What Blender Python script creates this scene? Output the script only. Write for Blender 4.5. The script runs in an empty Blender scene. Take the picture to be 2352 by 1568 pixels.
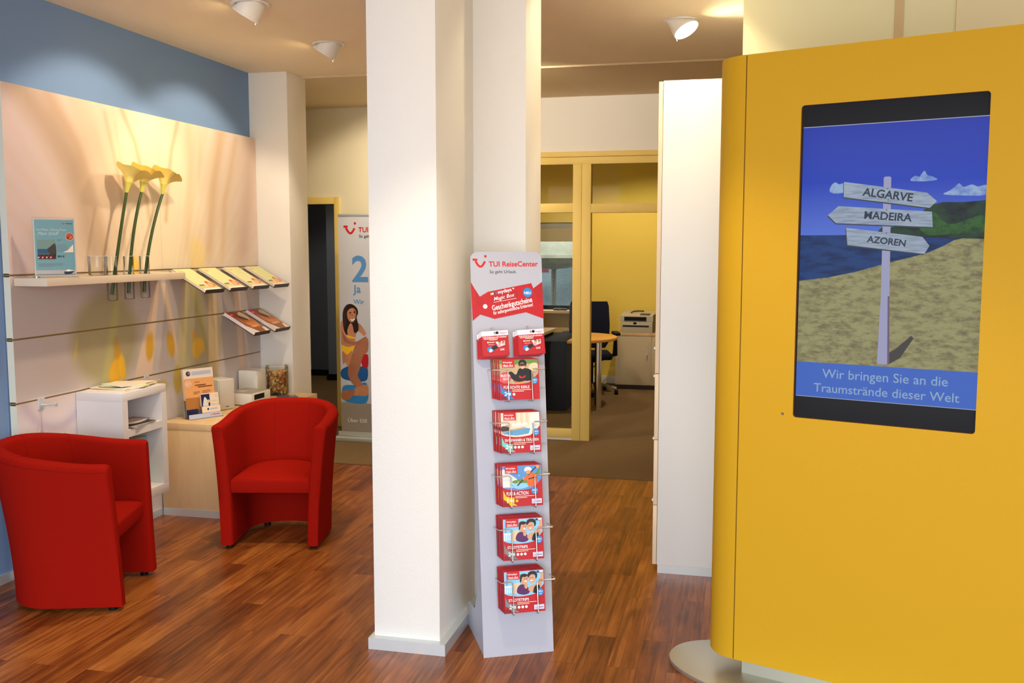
import bpy, bmesh, math, random
from mathutils import Matrix, Vector
R = math.radians
random.seed(7)
SC = bpy.context.scene
COL = SC.collection

# ------------------------------------------------------------------ camera, sky, light, exposure
cam_d = bpy.data.cameras.new('camera'); cam = bpy.data.objects.new('camera', cam_d); COL.objects.link(cam)
cam.location = (0, 0, 1.72)
cam.rotation_euler = (R(90 - 5.58), 0, R(13.2))
cam_d.sensor_width = 36.0; cam_d.lens = 2200.0 / 2352.0 * 36.0
cam_d.clip_start = 0.05; cam_d.clip_end = 200
SC.camera = cam
SC.view_settings.view_transform = 'Standard'; SC.view_settings.look = 'None'
SC.view_settings.gamma = 1.0; SC.view_settings.use_curve_mapping = False
SC.view_settings.exposure = 0.0
SC.cycles.transparent_max_bounces = 24

W = bpy.data.worlds.new('sky'); SC.world = W; W.use_nodes = True
nt = W.node_tree; nt.nodes.clear()
wo = nt.nodes.new('ShaderNodeOutputWorld'); bg = nt.nodes.new('ShaderNodeBackground')
tc = nt.nodes.new('ShaderNodeTexCoord'); sp = nt.nodes.new('ShaderNodeSeparateXYZ'); cr = nt.nodes.new('ShaderNodeValToRGB')
nt.links.new(tc.outputs['Generated'], sp.inputs[0]); nt.links.new(sp.outputs['Z'], cr.inputs[0])
cr.color_ramp.elements[0].position = 0.0; cr.color_ramp.elements[0].color = (.62, .64, .66, 1)
cr.color_ramp.elements[1].position = 0.10; cr.color_ramp.elements[1].color = (.90, 1.0, 1.10, 1)
SKY = 6.25
bg.inputs['Strength'].default_value = SKY
nt.links.new(cr.outputs[0], bg.inputs[0]); nt.links.new(bg.outputs[0], wo.inputs[0])

def portal(name, loc, rot, sx, sy):
    d = bpy.data.lights.new(name, 'AREA'); d.shape = 'RECTANGLE'; d.size = sx; d.size_y = sy
    d.cycles.is_portal = True
    o = bpy.data.objects.new(name, d); COL.objects.link(o); o.location = loc; o.rotation_euler = rot
portal('shop_window_portal', (-.2, -1.7, 1.5), (R(90), 0, 0), 6.4, 2.8)
LAMP = (1.0, .83, .60)       # halogen colour of the ceiling spotlights

# ------------------------------------------------------------------ materials
def lin(c):
    f = lambda v: v / 12.92 if v <= .04045 else ((v + .055) / 1.055) ** 2.4
    return tuple(f(v / 255.0) for v in c[:3]) + (1.0,)
MATS = {}
def mat(name, c, rough=.6, spec=.5, metal=0, emit=0, bump=0, bscale=60, var=0, vscale=8, coat=0, sheen=0):
    if name in MATS: return MATS[name]
    m = bpy.data.materials.new(name); m.use_nodes = True; t = m.node_tree
    b = t.nodes['Principled BSDF']; b.inputs['Base Color'].default_value = lin(c)
    b.inputs['Roughness'].default_value = rough; b.inputs['Specular IOR Level'].default_value = spec
    b.inputs['Metallic'].default_value = metal
    b.inputs['Coat Weight'].default_value = coat
    b.inputs['Sheen Weight'].default_value = sheen
    if emit:
        b.inputs['Emission Color'].default_value = lin(c); b.inputs['Emission Strength'].default_value = emit
    if bump or var:
        g = t.nodes.new('ShaderNodeTexCoord')
    if bump:
        n = t.nodes.new('ShaderNodeTexNoise'); n.inputs['Scale'].default_value = bscale; n.inputs['Detail'].default_value = 3
        bm_ = t.nodes.new('ShaderNodeBump'); bm_.inputs['Strength'].default_value = bump; bm_.inputs['Distance'].default_value = .004
        t.links.new(g.outputs['Object'], n.inputs['Vector']); t.links.new(n.outputs['Fac'], bm_.inputs['Height']); t.links.new(bm_.outputs[0], b.inputs['Normal'])
    if var:
        n = t.nodes.new('ShaderNodeTexNoise'); n.inputs['Scale'].default_value = vscale; n.inputs['Detail'].default_value = 4
        h = t.nodes.new('ShaderNodeValToRGB')
        l = lin(c)
        h.color_ramp.elements[0].position = .3; h.color_ramp.elements[1].position = .7
        h.color_ramp.elements[0].color = tuple(x * (1 - var) for x in l[:3]) + (1,); h.color_ramp.elements[1].color = tuple(min(1, x * (1 + var)) for x in l[:3]) + (1,)
        t.links.new(g.outputs['Object'], n.inputs['Vector']); t.links.new(n.outputs['Fac'], h.inputs[0]); t.links.new(h.outputs[0], b.inputs['Base Color'])
        if emit: t.links.new(h.outputs[0], b.inputs['Emission Color'])
    MATS[name] = m
    return m
def glass(name, tint=(1, 1, 1), amt=1.0):
    if name in MATS: return MATS[name]
    m = bpy.data.materials.new(name); m.use_nodes = True; t = m.node_tree; t.nodes.clear()
    o = t.nodes.new('ShaderNodeOutputMaterial'); mx = t.nodes.new('ShaderNodeMixShader'); tr = t.nodes.new('ShaderNodeBsdfTransparent')
    gl = t.nodes.new('ShaderNodeBsdfGlossy'); lw = t.nodes.new('ShaderNodeFresnel'); mm = t.nodes.new('ShaderNodeMath')
    lw.inputs['IOR'].default_value = 1.45; gl.inputs['Roughness'].default_value = .03; tr.inputs[0].default_value = tuple(tint) + (1,)
    mm.operation = 'MULTIPLY'; mm.inputs[1].default_value = amt
    t.links.new(lw.outputs[0], mm.inputs[0]); t.links.new(mm.outputs[0], mx.inputs[0]); t.links.new(tr.outputs[0], mx.inputs[1]); t.links.new(gl.outputs[0], mx.inputs[2]); t.links.new(mx.outputs[0], o.inputs[0])
    MATS[name] = m
    return m
def N(t, kind, **kw):
    n = t.nodes.new(kind)
    for k, v in kw.items():
        if k in n.inputs: n.inputs[k].default_value = v
        else: setattr(n, k, v)
    return n

def wood_floor():
    m = bpy.data.materials.new('laminate'); m.use_nodes = True; t = m.node_tree; L = t.links.new
    b = t.nodes['Principled BSDF']; g = N(t, 'ShaderNodeTexCoord'); s = N(t, 'ShaderNodeSeparateXYZ'); L(g.outputs['Object'], s.inputs[0])
    c = N(t, 'ShaderNodeCombineXYZ'); L(s.outputs['Y'], c.inputs[0]); L(s.outputs['X'], c.inputs[1])
    br = N(t, 'ShaderNodeTexBrick', offset=.37, offset_frequency=2, squash=1.0)
    br.inputs['Scale'].default_value = 1.0; br.inputs['Brick Width'].default_value = .82; br.inputs['Row Height'].default_value = .122
    br.inputs['Mortar Size'].default_value = .0006; br.inputs['Mortar Smooth'].default_value = 0; br.inputs['Bias'].default_value = 0
    br.inputs['Color1'].default_value = (0, 0, 0, 1); br.inputs['Color2'].default_value = (1, 1, 1, 1); br.inputs['Mortar'].default_value = (.35, .35, .35, 1)
    L(c.outputs[0], br.inputs['Vector'])
    # grain: long streaks along Y, shifted per plank
    off = N(t, 'ShaderNodeMath', operation='MULTIPLY'); off.inputs[1].default_value = 37.0; L(br.outputs['Color'], off.inputs[0])
    gx = N(t, 'ShaderNodeMath', operation='MULTIPLY'); gx.inputs[1].default_value = 55; L(s.outputs['X'], gx.inputs[0])
    gy = N(t, 'ShaderNodeMath', operation='MULTIPLY'); gy.inputs[1].default_value = 1.7; L(s.outputs['Y'], gy.inputs[0])
    gc = N(t, 'ShaderNodeCombineXYZ'); L(gx.outputs[0], gc.inputs[0]); L(gy.outputs[0], gc.inputs[1]); L(off.outputs[0], gc.inputs[2])
    n1 = N(t, 'ShaderNodeTexNoise', Scale=1.0, Detail=6.0, Roughness=.62, Distortion=.6); L(gc.outputs[0], n1.inputs['Vector'])
    gx2 = N(t, 'ShaderNodeMath', operation='MULTIPLY'); gx2.inputs[1].default_value = 9; L(s.outputs['X'], gx2.inputs[0])
    gy2 = N(t, 'ShaderNodeMath', operation='MULTIPLY'); gy2.inputs[1].default_value = 2.4; L(s.outputs['Y'], gy2.inputs[0])
    gc2 = N(t, 'ShaderNodeCombineXYZ'); L(gx2.outputs[0], gc2.inputs[0]); L(gy2.outputs[0], gc2.inputs[1]); L(off.outputs[0], gc2.inputs[2])
    n2 = N(t, 'ShaderNodeTexNoise', Scale=1.0, Detail=3.0, Roughness=.5, Distortion=1.2); L(gc2.outputs[0], n2.inputs['Vector'])
    a1 = N(t, 'ShaderNodeMath', operation='MULTIPLY'); a1.inputs[1].default_value = .19; L(br.outputs['Color'], a1.inputs[0])
    a2 = N(t, 'ShaderNodeMath', operation='MULTIPLY_ADD'); a2.inputs[1].default_value = .80; L(n1.outputs['Fac'], a2.inputs[0]); L(a1.outputs[0], a2.inputs[2])
    a3 = N(t, 'ShaderNodeMath', operation='MULTIPLY_ADD'); a3.inputs[1].default_value = .45; L(n2.outputs['Fac'], a3.inputs[0]); L(a2.outputs[0], a3.inputs[2])
    r = N(t, 'ShaderNodeValToRGB'); e = r.color_ramp.elements
    e[0].position = .38; e[0].color = lin((54, 22, 5)); e[1].position = 1.0; e[1].color = lin((184, 116, 54))
    x = e.new(.57); x.color = lin((100, 50, 17)); x = e.new(.74); x.color = lin((138, 76, 29))
    L(a3.outputs[0], r.inputs[0])
    # knots
    vx = N(t, 'ShaderNodeMath', operation='MULTIPLY'); vx.inputs[1].default_value = 5; L(s.outputs['X'], vx.inputs[0])
    vy = N(t, 'ShaderNodeMath', operation='MULTIPLY'); vy.inputs[1].default_value = 1.6; L(s.outputs['Y'], vy.inputs[0])
    vc = N(t, 'ShaderNodeCombineXYZ'); L(vx.outputs[0], vc.inputs[0]); L(vy.outputs[0], vc.inputs[1])
    vo = N(t, 'ShaderNodeTexVoronoi', Scale=1.0); L(vc.outputs[0], vo.inputs['Vector'])
    kr = N(t, 'ShaderNodeValToRGB'); kr.color_ramp.elements[0].position = .02; kr.color_ramp.elements[0].color = (.35, .35, .35, 1); kr.color_ramp.elements[1].position = .09
    L(vo.outputs['Distance'], kr.inputs[0])
    mm = N(t, 'ShaderNodeMix', data_type='RGBA', blend_type='MULTIPLY'); mm.inputs[0].default_value = .8
    L(r.outputs[0], mm.inputs[6]); L(kr.outputs[0], mm.inputs[7])
    dk = N(t, 'ShaderNodeMix', data_type='RGBA', blend_type='MIX'); L(br.outputs['Fac'], dk.inputs[0]); L(mm.outputs[2], dk.inputs[6]); dk.inputs[7].default_value = lin((44, 19, 6))
    L(dk.outputs[2], b.inputs['Base Color'])
    b.inputs['Roughness'].default_value = .34; b.inputs['Specular IOR Level'].default_value = .40
    bp = N(t, 'ShaderNodeBump', Strength=.06); bp.inputs['Distance'].default_value = .002; L(n1.outputs['Fac'], bp.inputs['Height']); L(bp.outputs[0], b.inputs['Normal'])
    MATS['laminate'] = m
    return m

def maple():
    m = bpy.data.materials.new('maple_veneer'); m.use_nodes = True; t = m.node_tree; L = t.links.new
    b = t.nodes['Principled BSDF']; g = N(t, 'ShaderNodeTexCoord'); mp = N(t, 'ShaderNodeMapping'); mp.inputs['Scale'].default_value = (9, 9, 1.2)
    L(g.outputs['Object'], mp.inputs[0]); n = N(t, 'ShaderNodeTexNoise', Scale=1.6, Detail=4.0, Roughness=.5, Distortion=.3); L(mp.outputs[0], n.inputs['Vector'])
    r = N(t, 'ShaderNodeValToRGB'); r.color_ramp.elements[0].position = .3; r.color_ramp.elements[0].color = lin((216, 182, 134)); r.color_ramp.elements[1].position = .7; r.color_ramp.elements[1].color = lin((230, 198, 152))
    L(n.outputs['Fac'], r.inputs[0]); L(r.outputs[0], b.inputs['Base Color']); b.inputs['Roughness'].default_value = .42
    return m
def vcol(name, rough=.5, emit=0, spec=.3):
    m = bpy.data.materials.new(name); m.use_nodes = True; t = m.node_tree; b = t.nodes['Principled BSDF']
    a = t.nodes.new('ShaderNodeAttribute'); a.attribute_name = 'print'
    t.links.new(a.outputs['Color'], b.inputs['Base Color']); b.inputs['Roughness'].default_value = rough; b.inputs['Specular IOR Level'].default_value = spec
    return m

M_FLOOR = wood_floor(); M_MAPLE = maple()
M_WHITE = mat('white_plaster', (238, 236, 231), .85, .2, bump=.35, bscale=220)
M_PILL = mat('pillar_plaster', (236, 233, 226), .85, .2, bump=.35, bscale=220)
M_CREAM = mat('cream_plaster', (236, 228, 200), .85, .2, bump=.2, bscale=200)
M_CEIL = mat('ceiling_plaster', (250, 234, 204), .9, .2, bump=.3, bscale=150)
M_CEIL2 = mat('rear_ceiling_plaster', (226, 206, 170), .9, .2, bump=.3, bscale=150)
M_BLUE = mat('blue_paint', (123, 153, 196), .8, .2, bump=.2, bscale=200)
M_RED = mat('red_fabric', (150, 22, 12), .9, .03, bump=.25, bscale=900, var=.06, vscale=500)
M_REDSEAM = mat('red_seam', (116, 16, 10), .9, .1)
M_BLACK = mat('black_plastic', (14, 14, 16), .5, .18)
M_ALU = mat('brushed_aluminium', (212, 218, 220), .36, .5, .45)
M_CHROME = mat('chrome', (225, 225, 225), .12, .5, 1.0)
M_WIRE = mat('nickel_wire', (205, 200, 192), .28, .5, 1.0)
M_KYEL = mat('yellow_lacquer', (198, 153, 33), .45, .10)
M_KDARK = mat('dark_yellow_edge', (120, 84, 10), .6, .3)
M_FRAME = mat('yellow_frame_paint', (234, 206, 118), .5, .3)
M_OFFY = mat('yellow_wall_paint', (228, 202, 96), .8, .2, bump=.15, bscale=180)
M_CAB = mat('white_laminate', (238, 240, 241), .42, .4)
M_CUBE = mat('grey_white_laminate', (224, 219, 217), .42, .3)
M_BEIGE = mat('beige_front', (238, 218, 190), .45, .4)
M_SHELF = mat('cream_lacquer', (226, 208, 184), .45, .4)
M_CARPET = mat('carpet', (126, 104, 76), 1.0, .05, bump=.9, bscale=260, var=.45, vscale=170)
M_BRASS = mat('gold_groove', (150, 120, 74), .45, .4, .3)
M_LITE = mat('pale_green_wall', (226, 218, 172), .7, .3)
M_LITE2 = mat('pale_cream_panel', (226, 212, 168), .7, .3)
M_STRIP = mat('tan_strip', (205, 178, 132), .7, .3)
M_STAND = mat('silver_card', (180, 183, 197), .42, .3, var=.02, vscale=300)
M_DKNAVY = mat('navy_fabric', (22, 24, 44), .9, .2)
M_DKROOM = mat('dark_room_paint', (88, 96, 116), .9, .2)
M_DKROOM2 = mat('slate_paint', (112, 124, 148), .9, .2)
M_GLASS = glass('clear_glass', (.955, .965, .95), .85)
M_ACRYL = glass('clear_acrylic', (.98, .99, .99), .9)
M_PANE = glass('window_glass', (.88, .90, .87), .12)
M_PAPER = mat('paper_white', (238, 238, 236), .6, .3)
M_CREAMP = mat('cream_panel_edge', (222, 222, 206), .6, .3)
M_WPL = mat('white_plastic', (236, 233, 226), .35, .4)
M_GREY = mat('grey_grille', (214, 208, 196), .8, .2)
M_DKBROWN = mat('dark_brown_and_lip_shade', (58, 38, 22), .25, .5)  # dark brown; on the tray lips it stands for shade
def ink(name, c, rough=.4): return mat('ink_' + name, c, rough, .4)
I_RED = ink('red', (188, 20, 32)); I_DRED = ink('dark_red', (138, 14, 22)); I_LOGO = ink('logo_red', (200, 24, 24)); I_BLK = ink('black', (24, 24, 26)); I_WHT = ink('white', (245, 245, 245))
I_BLU = ink('blue', (48, 136, 206)); I_SKY = ink('light_blue', (142, 206, 240)); I_TEAL = ink('teal', (120, 200, 190)); I_YEL = ink('yellow', (250, 196, 30)); I_GRY = ink('grey', (128, 130, 132))
I_SKIN = ink('skin', (216, 160, 122)); I_HAIR = ink('dark_hair', (44, 28, 22)); I_PURP = ink('purple', (88, 32, 92)); I_ORG = ink('orange', (236, 104, 36)); I_SAND = ink('sand', (222, 204, 172)); I_GRN = ink('green', (104, 142, 60))
I_LAV = ink('lavender', (214, 214, 240)); I_TAN = ink('tan', (196, 170, 130)); I_MINT = ink('mint', (226, 230, 226)); I_WATER = ink('water', (96, 160, 206))
I_LIME = ink('lime', (228, 230, 168)); I_BROWN = ink('brown', (150, 84, 40)); I_OCH = ink('ochre', (214, 128, 52)); I_AQUA = ink('aqua', (146, 206, 214)); I_PALE = ink('pale', (240, 222, 200)); I_NAVY = ink('navy', (34, 40, 92)); I_ROSE = ink('rose', (220, 90, 96))

# ------------------------------------------------------------------ geometry builder
class G:
    """collects shapes, then links them as ONE mesh object"""
    def __init__(s): s.v = []; s.f = []; s.m = []; s.sm = []; s.mats = []; s.M = Matrix()
    def mi(s, m):
        if m not in s.mats: s.mats.append(m)
        return s.mats.index(m)
    def raw(s, vs, fs, m, smooth=False):
        b = len(s.v); s.v += [tuple(s.M @ Vector(p)) for p in vs]; k = s.mi(m)
        for f in fs: s.f.append([b + i for i in f]); s.m.append(k); s.sm.append(smooth)
        return s
    def bm(s, bm, m, smooth=False):
        bm.verts.ensure_lookup_table(); bm.verts.index_update()
        s.raw([v.co[:] for v in bm.verts], [[v.index for v in f.verts] for f in bm.faces], m, smooth); bm.free()
        return s
    def box(s, lo, hi, m, bev=0, seg=2):
        bm = bmesh.new(); bmesh.ops.create_cube(bm, size=1)
        for v in bm.verts: v.co = Vector([lo[i] + (v.co[i] + .5) * (hi[i] - lo[i]) for i in range(3)])
        if bev: bmesh.ops.bevel(bm, geom=bm.edges[:], offset=bev, segments=seg, profile=.5, affect='EDGES')
        return s.bm(bm, m, bool(bev))
    def prism(s, pts, z0, z1, m, bev=0, smooth=False):
        bm = bmesh.new(); vs = [bm.verts.new((x, y, z0)) for x, y in pts]; f = bm.faces.new(vs); f.normal_update()
        r = bmesh.ops.extrude_face_region(bm, geom=[f]); 
        for e in r['geom']:
            if isinstance(e, bmesh.types.BMVert): e.co.z = z1
        bmesh.ops.recalc_face_normals(bm, faces=bm.faces[:])
        if bev:
            es = [e for e in bm.edges if abs(e.verts[0].co.z - e.verts[1].co.z) < 1e-6]
            bmesh.ops.bevel(bm, geom=es, offset=bev, segments=2, profile=.5, affect='EDGES')
        return s.bm(bm, m, smooth or bool(bev))
    def loft(s, rings, m, caps=True, closed=True, smooth=True):
        n = len(rings[0]); vs = [p for r in rings for p in r]; fs = []
        for i in range(len(rings) - 1):
            for j in range(n if closed else n - 1):
                k = (j + 1) % n; fs.append([i * n + j, i * n + k, (i + 1) * n + k, (i + 1) * n + j])
        if caps: fs.append(list(range(n))[::-1]); fs.append([(len(rings) - 1) * n + j for j in range(n)])
        return s.raw(vs, fs, m, smooth)
    def lathe(s, prof, m, n=28, at=(0, 0, 0), caps=True, smooth=True):
        rings = [[(at[0] + r * math.cos(2 * math.pi * j / n), at[1] + r * math.sin(2 * math.pi * j / n), at[2] + z) for j in range(n)] for r, z in prof]
        return s.loft(rings, m, caps, True, smooth)
    def tube(s, path, r, m, n=8, closed=False, rs=None):
        P = [Vector(p) for p in path]; k = len(P); rings = []
        d0 = (P[1] - P[0]).normalized(); a = d0.orthogonal().normalized()
        for i in range(k):
            if closed: d = (P[(i + 1) % k] - P[i - 1]).normalized()
            else: d = (P[min(i + 1, k - 1)] - P[max(i - 1, 0)]).normalized()
            a = (a - d * a.dot(d)).normalized(); b = d.cross(a); rr = rs[i] if rs else r
            if 0 < i < k - 1 or closed:
                d1 = (P[i] - P[i - 1]).normalized(); c = max(.5, d1.dot(d)); 
                rr = rr / c if c < .95 else rr
            rings.append([tuple(P[i] + (a * math.cos(t) + b * math.sin(t)) * rr) for t in [2 * math.pi * j / n for j in range(n)]])
        if closed: rings.append(rings[0])
        return s.loft(rings, m, not closed)
    def text(s, txt, m, M, size=1.0, width=None, bold=0, align='LEFT', shear=0, depth=0, height=None):
        c = bpy.data.curves.new('t', 'FONT'); c.body = txt; c.size = size; c.align_x = 'LEFT'; c.offset = bold * size; c.shear = shear; c.resolution_u = 3
        c.extrude = depth
        o = bpy.data.objects.new('t', c); COL.objects.link(o)
        dg = bpy.context.evaluated_depsgraph_get(); me = bpy.data.meshes.new_from_object(o.evaluated_get(dg))
        vs = [v.co.copy() for v in me.vertices]; fs = [list(p.vertices) for p in me.polygons]
        bpy.data.objects.remove(o); bpy.data.curves.remove(c); bpy.data.meshes.remove(me)
        if not vs: return s
        x0 = min(v.x for v in vs); x1 = max(v.x for v in vs); y0 = min(v.y for v in vs); y1 = max(v.y for v in vs)
        sx = sy = 1.0
        if width: sx = sy = width / (x1 - x0)
        if height: sy = height / (y1 - y0); sx = sx if width else sy
        ox = {'LEFT': x0, 'CENTER': (x0 + x1) / 2, 'RIGHT': x1}[align]
        return s.raw([M @ Vector(((v.x - ox) * sx, v.y * sy, v.z)) for v in vs], fs, m)
    def build(s, name, parent=None, sharp=35, loc=None):
        me = bpy.data.meshes.new(name); me.from_pydata(s.v, [], s.f)
        for m in s.mats: me.materials.append(m)
        me.polygons.foreach_set('material_index', s.m); me.polygons.foreach_set('use_smooth', s.sm)
        me.update()
        if any(s.sm): me.set_sharp_from_angle(angle=R(sharp))
        o = bpy.data.objects.new(name, me); COL.objects.link(o)
        if parent: o.parent = parent
        if loc: o.location = loc
        return o

class Canvas:
    """flat print: 2-D shapes laid on a face of a part, each layer a hair above the last"""
    def __init__(s, g, o, ux, uy, eps=.00012):
        s.g = g; s.o = Vector(o); s.ux = Vector(ux).normalized(); s.uy = Vector(uy).normalized(); s.n = s.ux.cross(s.uy).normalized(); s.e = eps; s.k = 1
    def mx(s, x, y, a=0):
        p = s.o + s.ux * x + s.uy * y + s.n * s.e * s.k; s.k += 1
        ca, sa = math.cos(a), math.sin(a); X = s.ux * ca + s.uy * sa; Y = s.uy * ca - s.ux * sa
        return Matrix(((X.x, Y.x, s.n.x, p.x), (X.y, Y.y, s.n.y, p.y), (X.z, Y.z, s.n.z, p.z), (0, 0, 0, 1)))
    clip = None
    def poly(s, pts, m):
        if s.clip: a_, b_, c_, d_ = s.clip; pts = [(min(b_, max(a_, x)), min(d_, max(c_, y))) for x, y in pts]
        M = s.mx(0, 0); s.g.raw([M @ Vector((x, y, 0)) for x, y in pts], [list(range(len(pts)))], m)
    def rect(s, x0, y0, x1, y1, m): s.poly([(x0, y0), (x1, y0), (x1, y1), (x0, y1)], m)
    def circ(s, x, y, r, m, n=24, ry=None, a=0):
        ry = ry or r; ca, sa = math.cos(a), math.sin(a)
        s.poly([(x + r * math.cos(t) * ca - ry * math.sin(t) * sa, y + r * math.cos(t) * sa + ry * math.sin(t) * ca) for t in [2 * math.pi * i / n for i in range(n)]], m)
    def blob(s, pts, m, k=6):
        n = len(pts); out = []
        for i in range(n):
            p0, p1, p2, p3 = [Vector(pts[(i + j - 1) % n]) for j in range(4)]
            for q in range(k):
                t = q / k
                out.append(tuple(.5 * ((2 * p1) + (-p0 + p2) * t + (2 * p0 - 5 * p1 + 4 * p2 - p3) * t * t + (-p0 + 3 * p1 - 3 * p2 + p3) * t ** 3)))
        s.poly(out, m)
    def ribbon(s, pts, w, m):
        M = s.mx(0, 0); P = [Vector(p) for p in pts]; vs = []
        for i, p in enumerate(P):
            d = (P[min(i + 1, len(P) - 1)] - P[max(i - 1, 0)]).normalized(); q = Vector((-d.y, d.x)) * w / 2
            vs += [M @ Vector((p.x + q.x, p.y + q.y, 0)), M @ Vector((p.x - q.x, p.y - q.y, 0))]
        s.g.raw(vs, [[2 * i, 2 * i + 1, 2 * i + 3, 2 * i + 2] for i in range(len(P) - 1)], m)
    def text(s, txt, x, y, m, width=None, height=None, bold=0, a=0, align='LEFT', shear=0):
        s.g.text(txt, m, s.mx(x, y, a), .1, width, bold, align, shear, 0, height)
    def smile(s, x, y, w, m):
        """the smiling letter mark: bar, bowl and dot in a box of width w, lower left corner x, y"""
        pts = [(x + w * (.20 + .68 * i / 14), y + w * (.55 - .50 * math.sin(math.pi * (.06 + .86 * i / 14)))) for i in range(15)]
        s.ribbon(pts, w * .155, m); s.rect(x, y + w * .47, x + w * .34, y + w * .62, m); s.circ(x + w * .92, y + w * .78, w * .095, m, 16)
    def lines(s, x, y, w, n, gap, h, m):
        for i in range(n): s.rect(x, y - i * gap, x + w * (1 if i < n - 1 else .62), y - i * gap + h, m)

def tag(o, label=None, cat=None, group=None, kind=None):
    if label: o['label'] = label
    if cat: o['category'] = cat
    if group: o['group'] = group
    if kind: o['kind'] = kind
    return o
def thing(name, label, cat, loc=(0, 0, 0), rz=0, group=None):
    o = bpy.data.objects.new(name, None); COL.objects.link(o); o.location = loc; o.rotation_euler = (0, 0, rz); o.empty_display_size = .1
    return tag(o, label, cat, group)
def struct(g, name): return tag(g.build(name), kind='structure')
def dup(root, label, loc=None, rot=None, group=None, mw=None):
    r = root.copy(); COL.objects.link(r)
    if loc is not None: r.location = loc
    if rot is not None: r.rotation_euler = rot
    if mw is not None: r.matrix_world = mw
    r['label'] = label
    if group: r['group'] = group
    for ch in list(root.children):
        c = ch.copy(); COL.objects.link(c); c.parent = r
        for q in list(ch.children):
            d = q.copy(); COL.objects.link(d); d.parent = c
    return r
M_RIM = mat('glass_rim', (226, 226, 214), .15, .8)
def vases_glass(g, r, z0, z1, at=(0, 0, 0), t=.003, base=.014):
    g.lathe([(.0005, z0), (r * .85, z0), (r * .96, z0 + r * .05), (r, z0 + r * .18), (r, z1)], M_GLASS, 28, at, caps=False); g.lathe([(r * .9, z0 + base), (.0005, z0 + base)], M_GLASS, 28, at, caps=False); g.lathe([(r, z1 - .001), (r + .0008, z1), (r, z1 + .001), (r - t, z1 + .001), (r - t, z1 - .001)], M_RIM, 28, at, caps=False)

# ------------------------------------------------------------------ the room shell
H = 3.04
g = G(); g.box((-4.4, -1.8, -.12), (3.3, 7.03, 0), M_FLOOR); struct(g, 'floor')
g = G(); g.box((-5.6, 7.03, -.12), (3.3, 12.3, 0.0), M_CARPET); g.box((-4.4, 7.022, -.01), (3.3, 7.038, .0025), mat('floor_strip', (92, 66, 40), .5)); struct(g, 'floor')
g = G(); g.box((-4.4, -1.8, H), (3.3, 7.03, H + .12), M_CEIL); struct(g, 'ceiling')
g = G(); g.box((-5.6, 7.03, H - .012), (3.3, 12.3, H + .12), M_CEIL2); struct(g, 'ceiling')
g = G(); g.box((-3.80, -1.8, 0), (-3.645, 6.776, H), M_BLUE); struct(g, 'wall_left')
g = G(); g.box((-3.80, 6.776, 0), (-3.329, 7.098, H), M_PILL, .004); struct(g, 'column')
g = G(); g.box((-5.75, 6.9, 0), (-5.6, 12.3, H), M_CREAM); g.box((-5.6, 6.9, 0), (-3.8, 7.05, H), M_CREAM); struct(g, 'wall_left')
# shop front behind the camera: low sill, posts, open glazing
g = G(); g.box((-3.8, -1.8, 0), (3.3, -1.7, .1), M_WHITE); g.box((-3.8, -1.8, 2.9), (3.3, -1.7, H), M_WHITE)
for x in (-3.8, -1.6, .9, 3.1): g.box((x, -1.8, .1), (x + .14, -1.7, 2.9), M_WHITE)
struct(g, 'wall_front')
g = G(); g.box((3.2, -1.7, 0), (3.3, 4.6, H), M_WHITE); struct(g, 'wall_right')
# pale wall behind the totem, with a tan reveal and a second panel
g = G(); g.box((.002, 4.6, 0), (3.3, 4.72, H), M_LITE); g.box((.649, 4.592, 0), (.685, 4.60, H), M_STRIP); g.box((.898, 4.585, 0), (3.2, 4.60, H), M_LITE2); struct(g, 'wall_right')
g = G(); g.box((1.5, 4.72, 0), (1.62, 12.2, H), M_CREAM); struct(g, 'wall_right')
# columns in the middle
g = G(); g.box((-1.497, 3.77, 0), (-1.20, 4.36, H), M_PILL, .004); g.box((-1.42, 4.333, 0), (-.951, 4.675, H), M_PILL, .004); struct(g, 'column')
g = G(); g.box((-1.512, 3.735, 0), (-1.167, 3.772, .05), M_ALU); g.box((-1.202, 3.772, 0), (-1.167, 4.30, .05), M_ALU); g.box((-1.512, 3.772, 0), (-1.4975, 4.36, .05), M_ALU)
g.box((-1.202, 4.298, 0), (-.916, 4.335, .05), M_ALU); g.box((-.953, 4.335, 0), (-.916, 4.71, .05), M_ALU); struct(g, 'baseboard_column')
# door wall at the back left (opening -4.30..-3.735, to 2.133) and office front wall
g = G(); yd = 8.55
g.box((-5.6, yd, 0), (-4.62, yd + .12, H), M_CREAM); g.box((-3.735, yd, 0), (-2.20, yd + .12, H), M_CREAM); g.box((-4.62, yd, 2.133), (-3.735, yd + .12, H), M_CREAM); struct(g, 'wall_back')
g = G(); g.box((-2.10, 8.395, 2.556), (1.5, 8.50, H), M_WHITE); g.box((-2.2, 8.395, 0), (-2.10, 8.56, H), M_WHITE); g.box((.35, 8.395, 0), (1.5, 8.5, 2.556), M_WHITE); struct(g, 'wall_back')
d1 = thing('door_1', None, None, (0, yd, 0)); d1['kind'] = 'structure'
g = G(); g.box((-4.70, -.02, 0), (-4.62, .13, 2.2), M_FRAME, .003); g.box((-3.735, -.02, 0), (-3.68, .13, 2.2), M_FRAME, .003); g.box((-4.62, -.02, 2.133), (-3.735, .13, 2.2), M_FRAME, .003); g.build('door_frame', d1)
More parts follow.
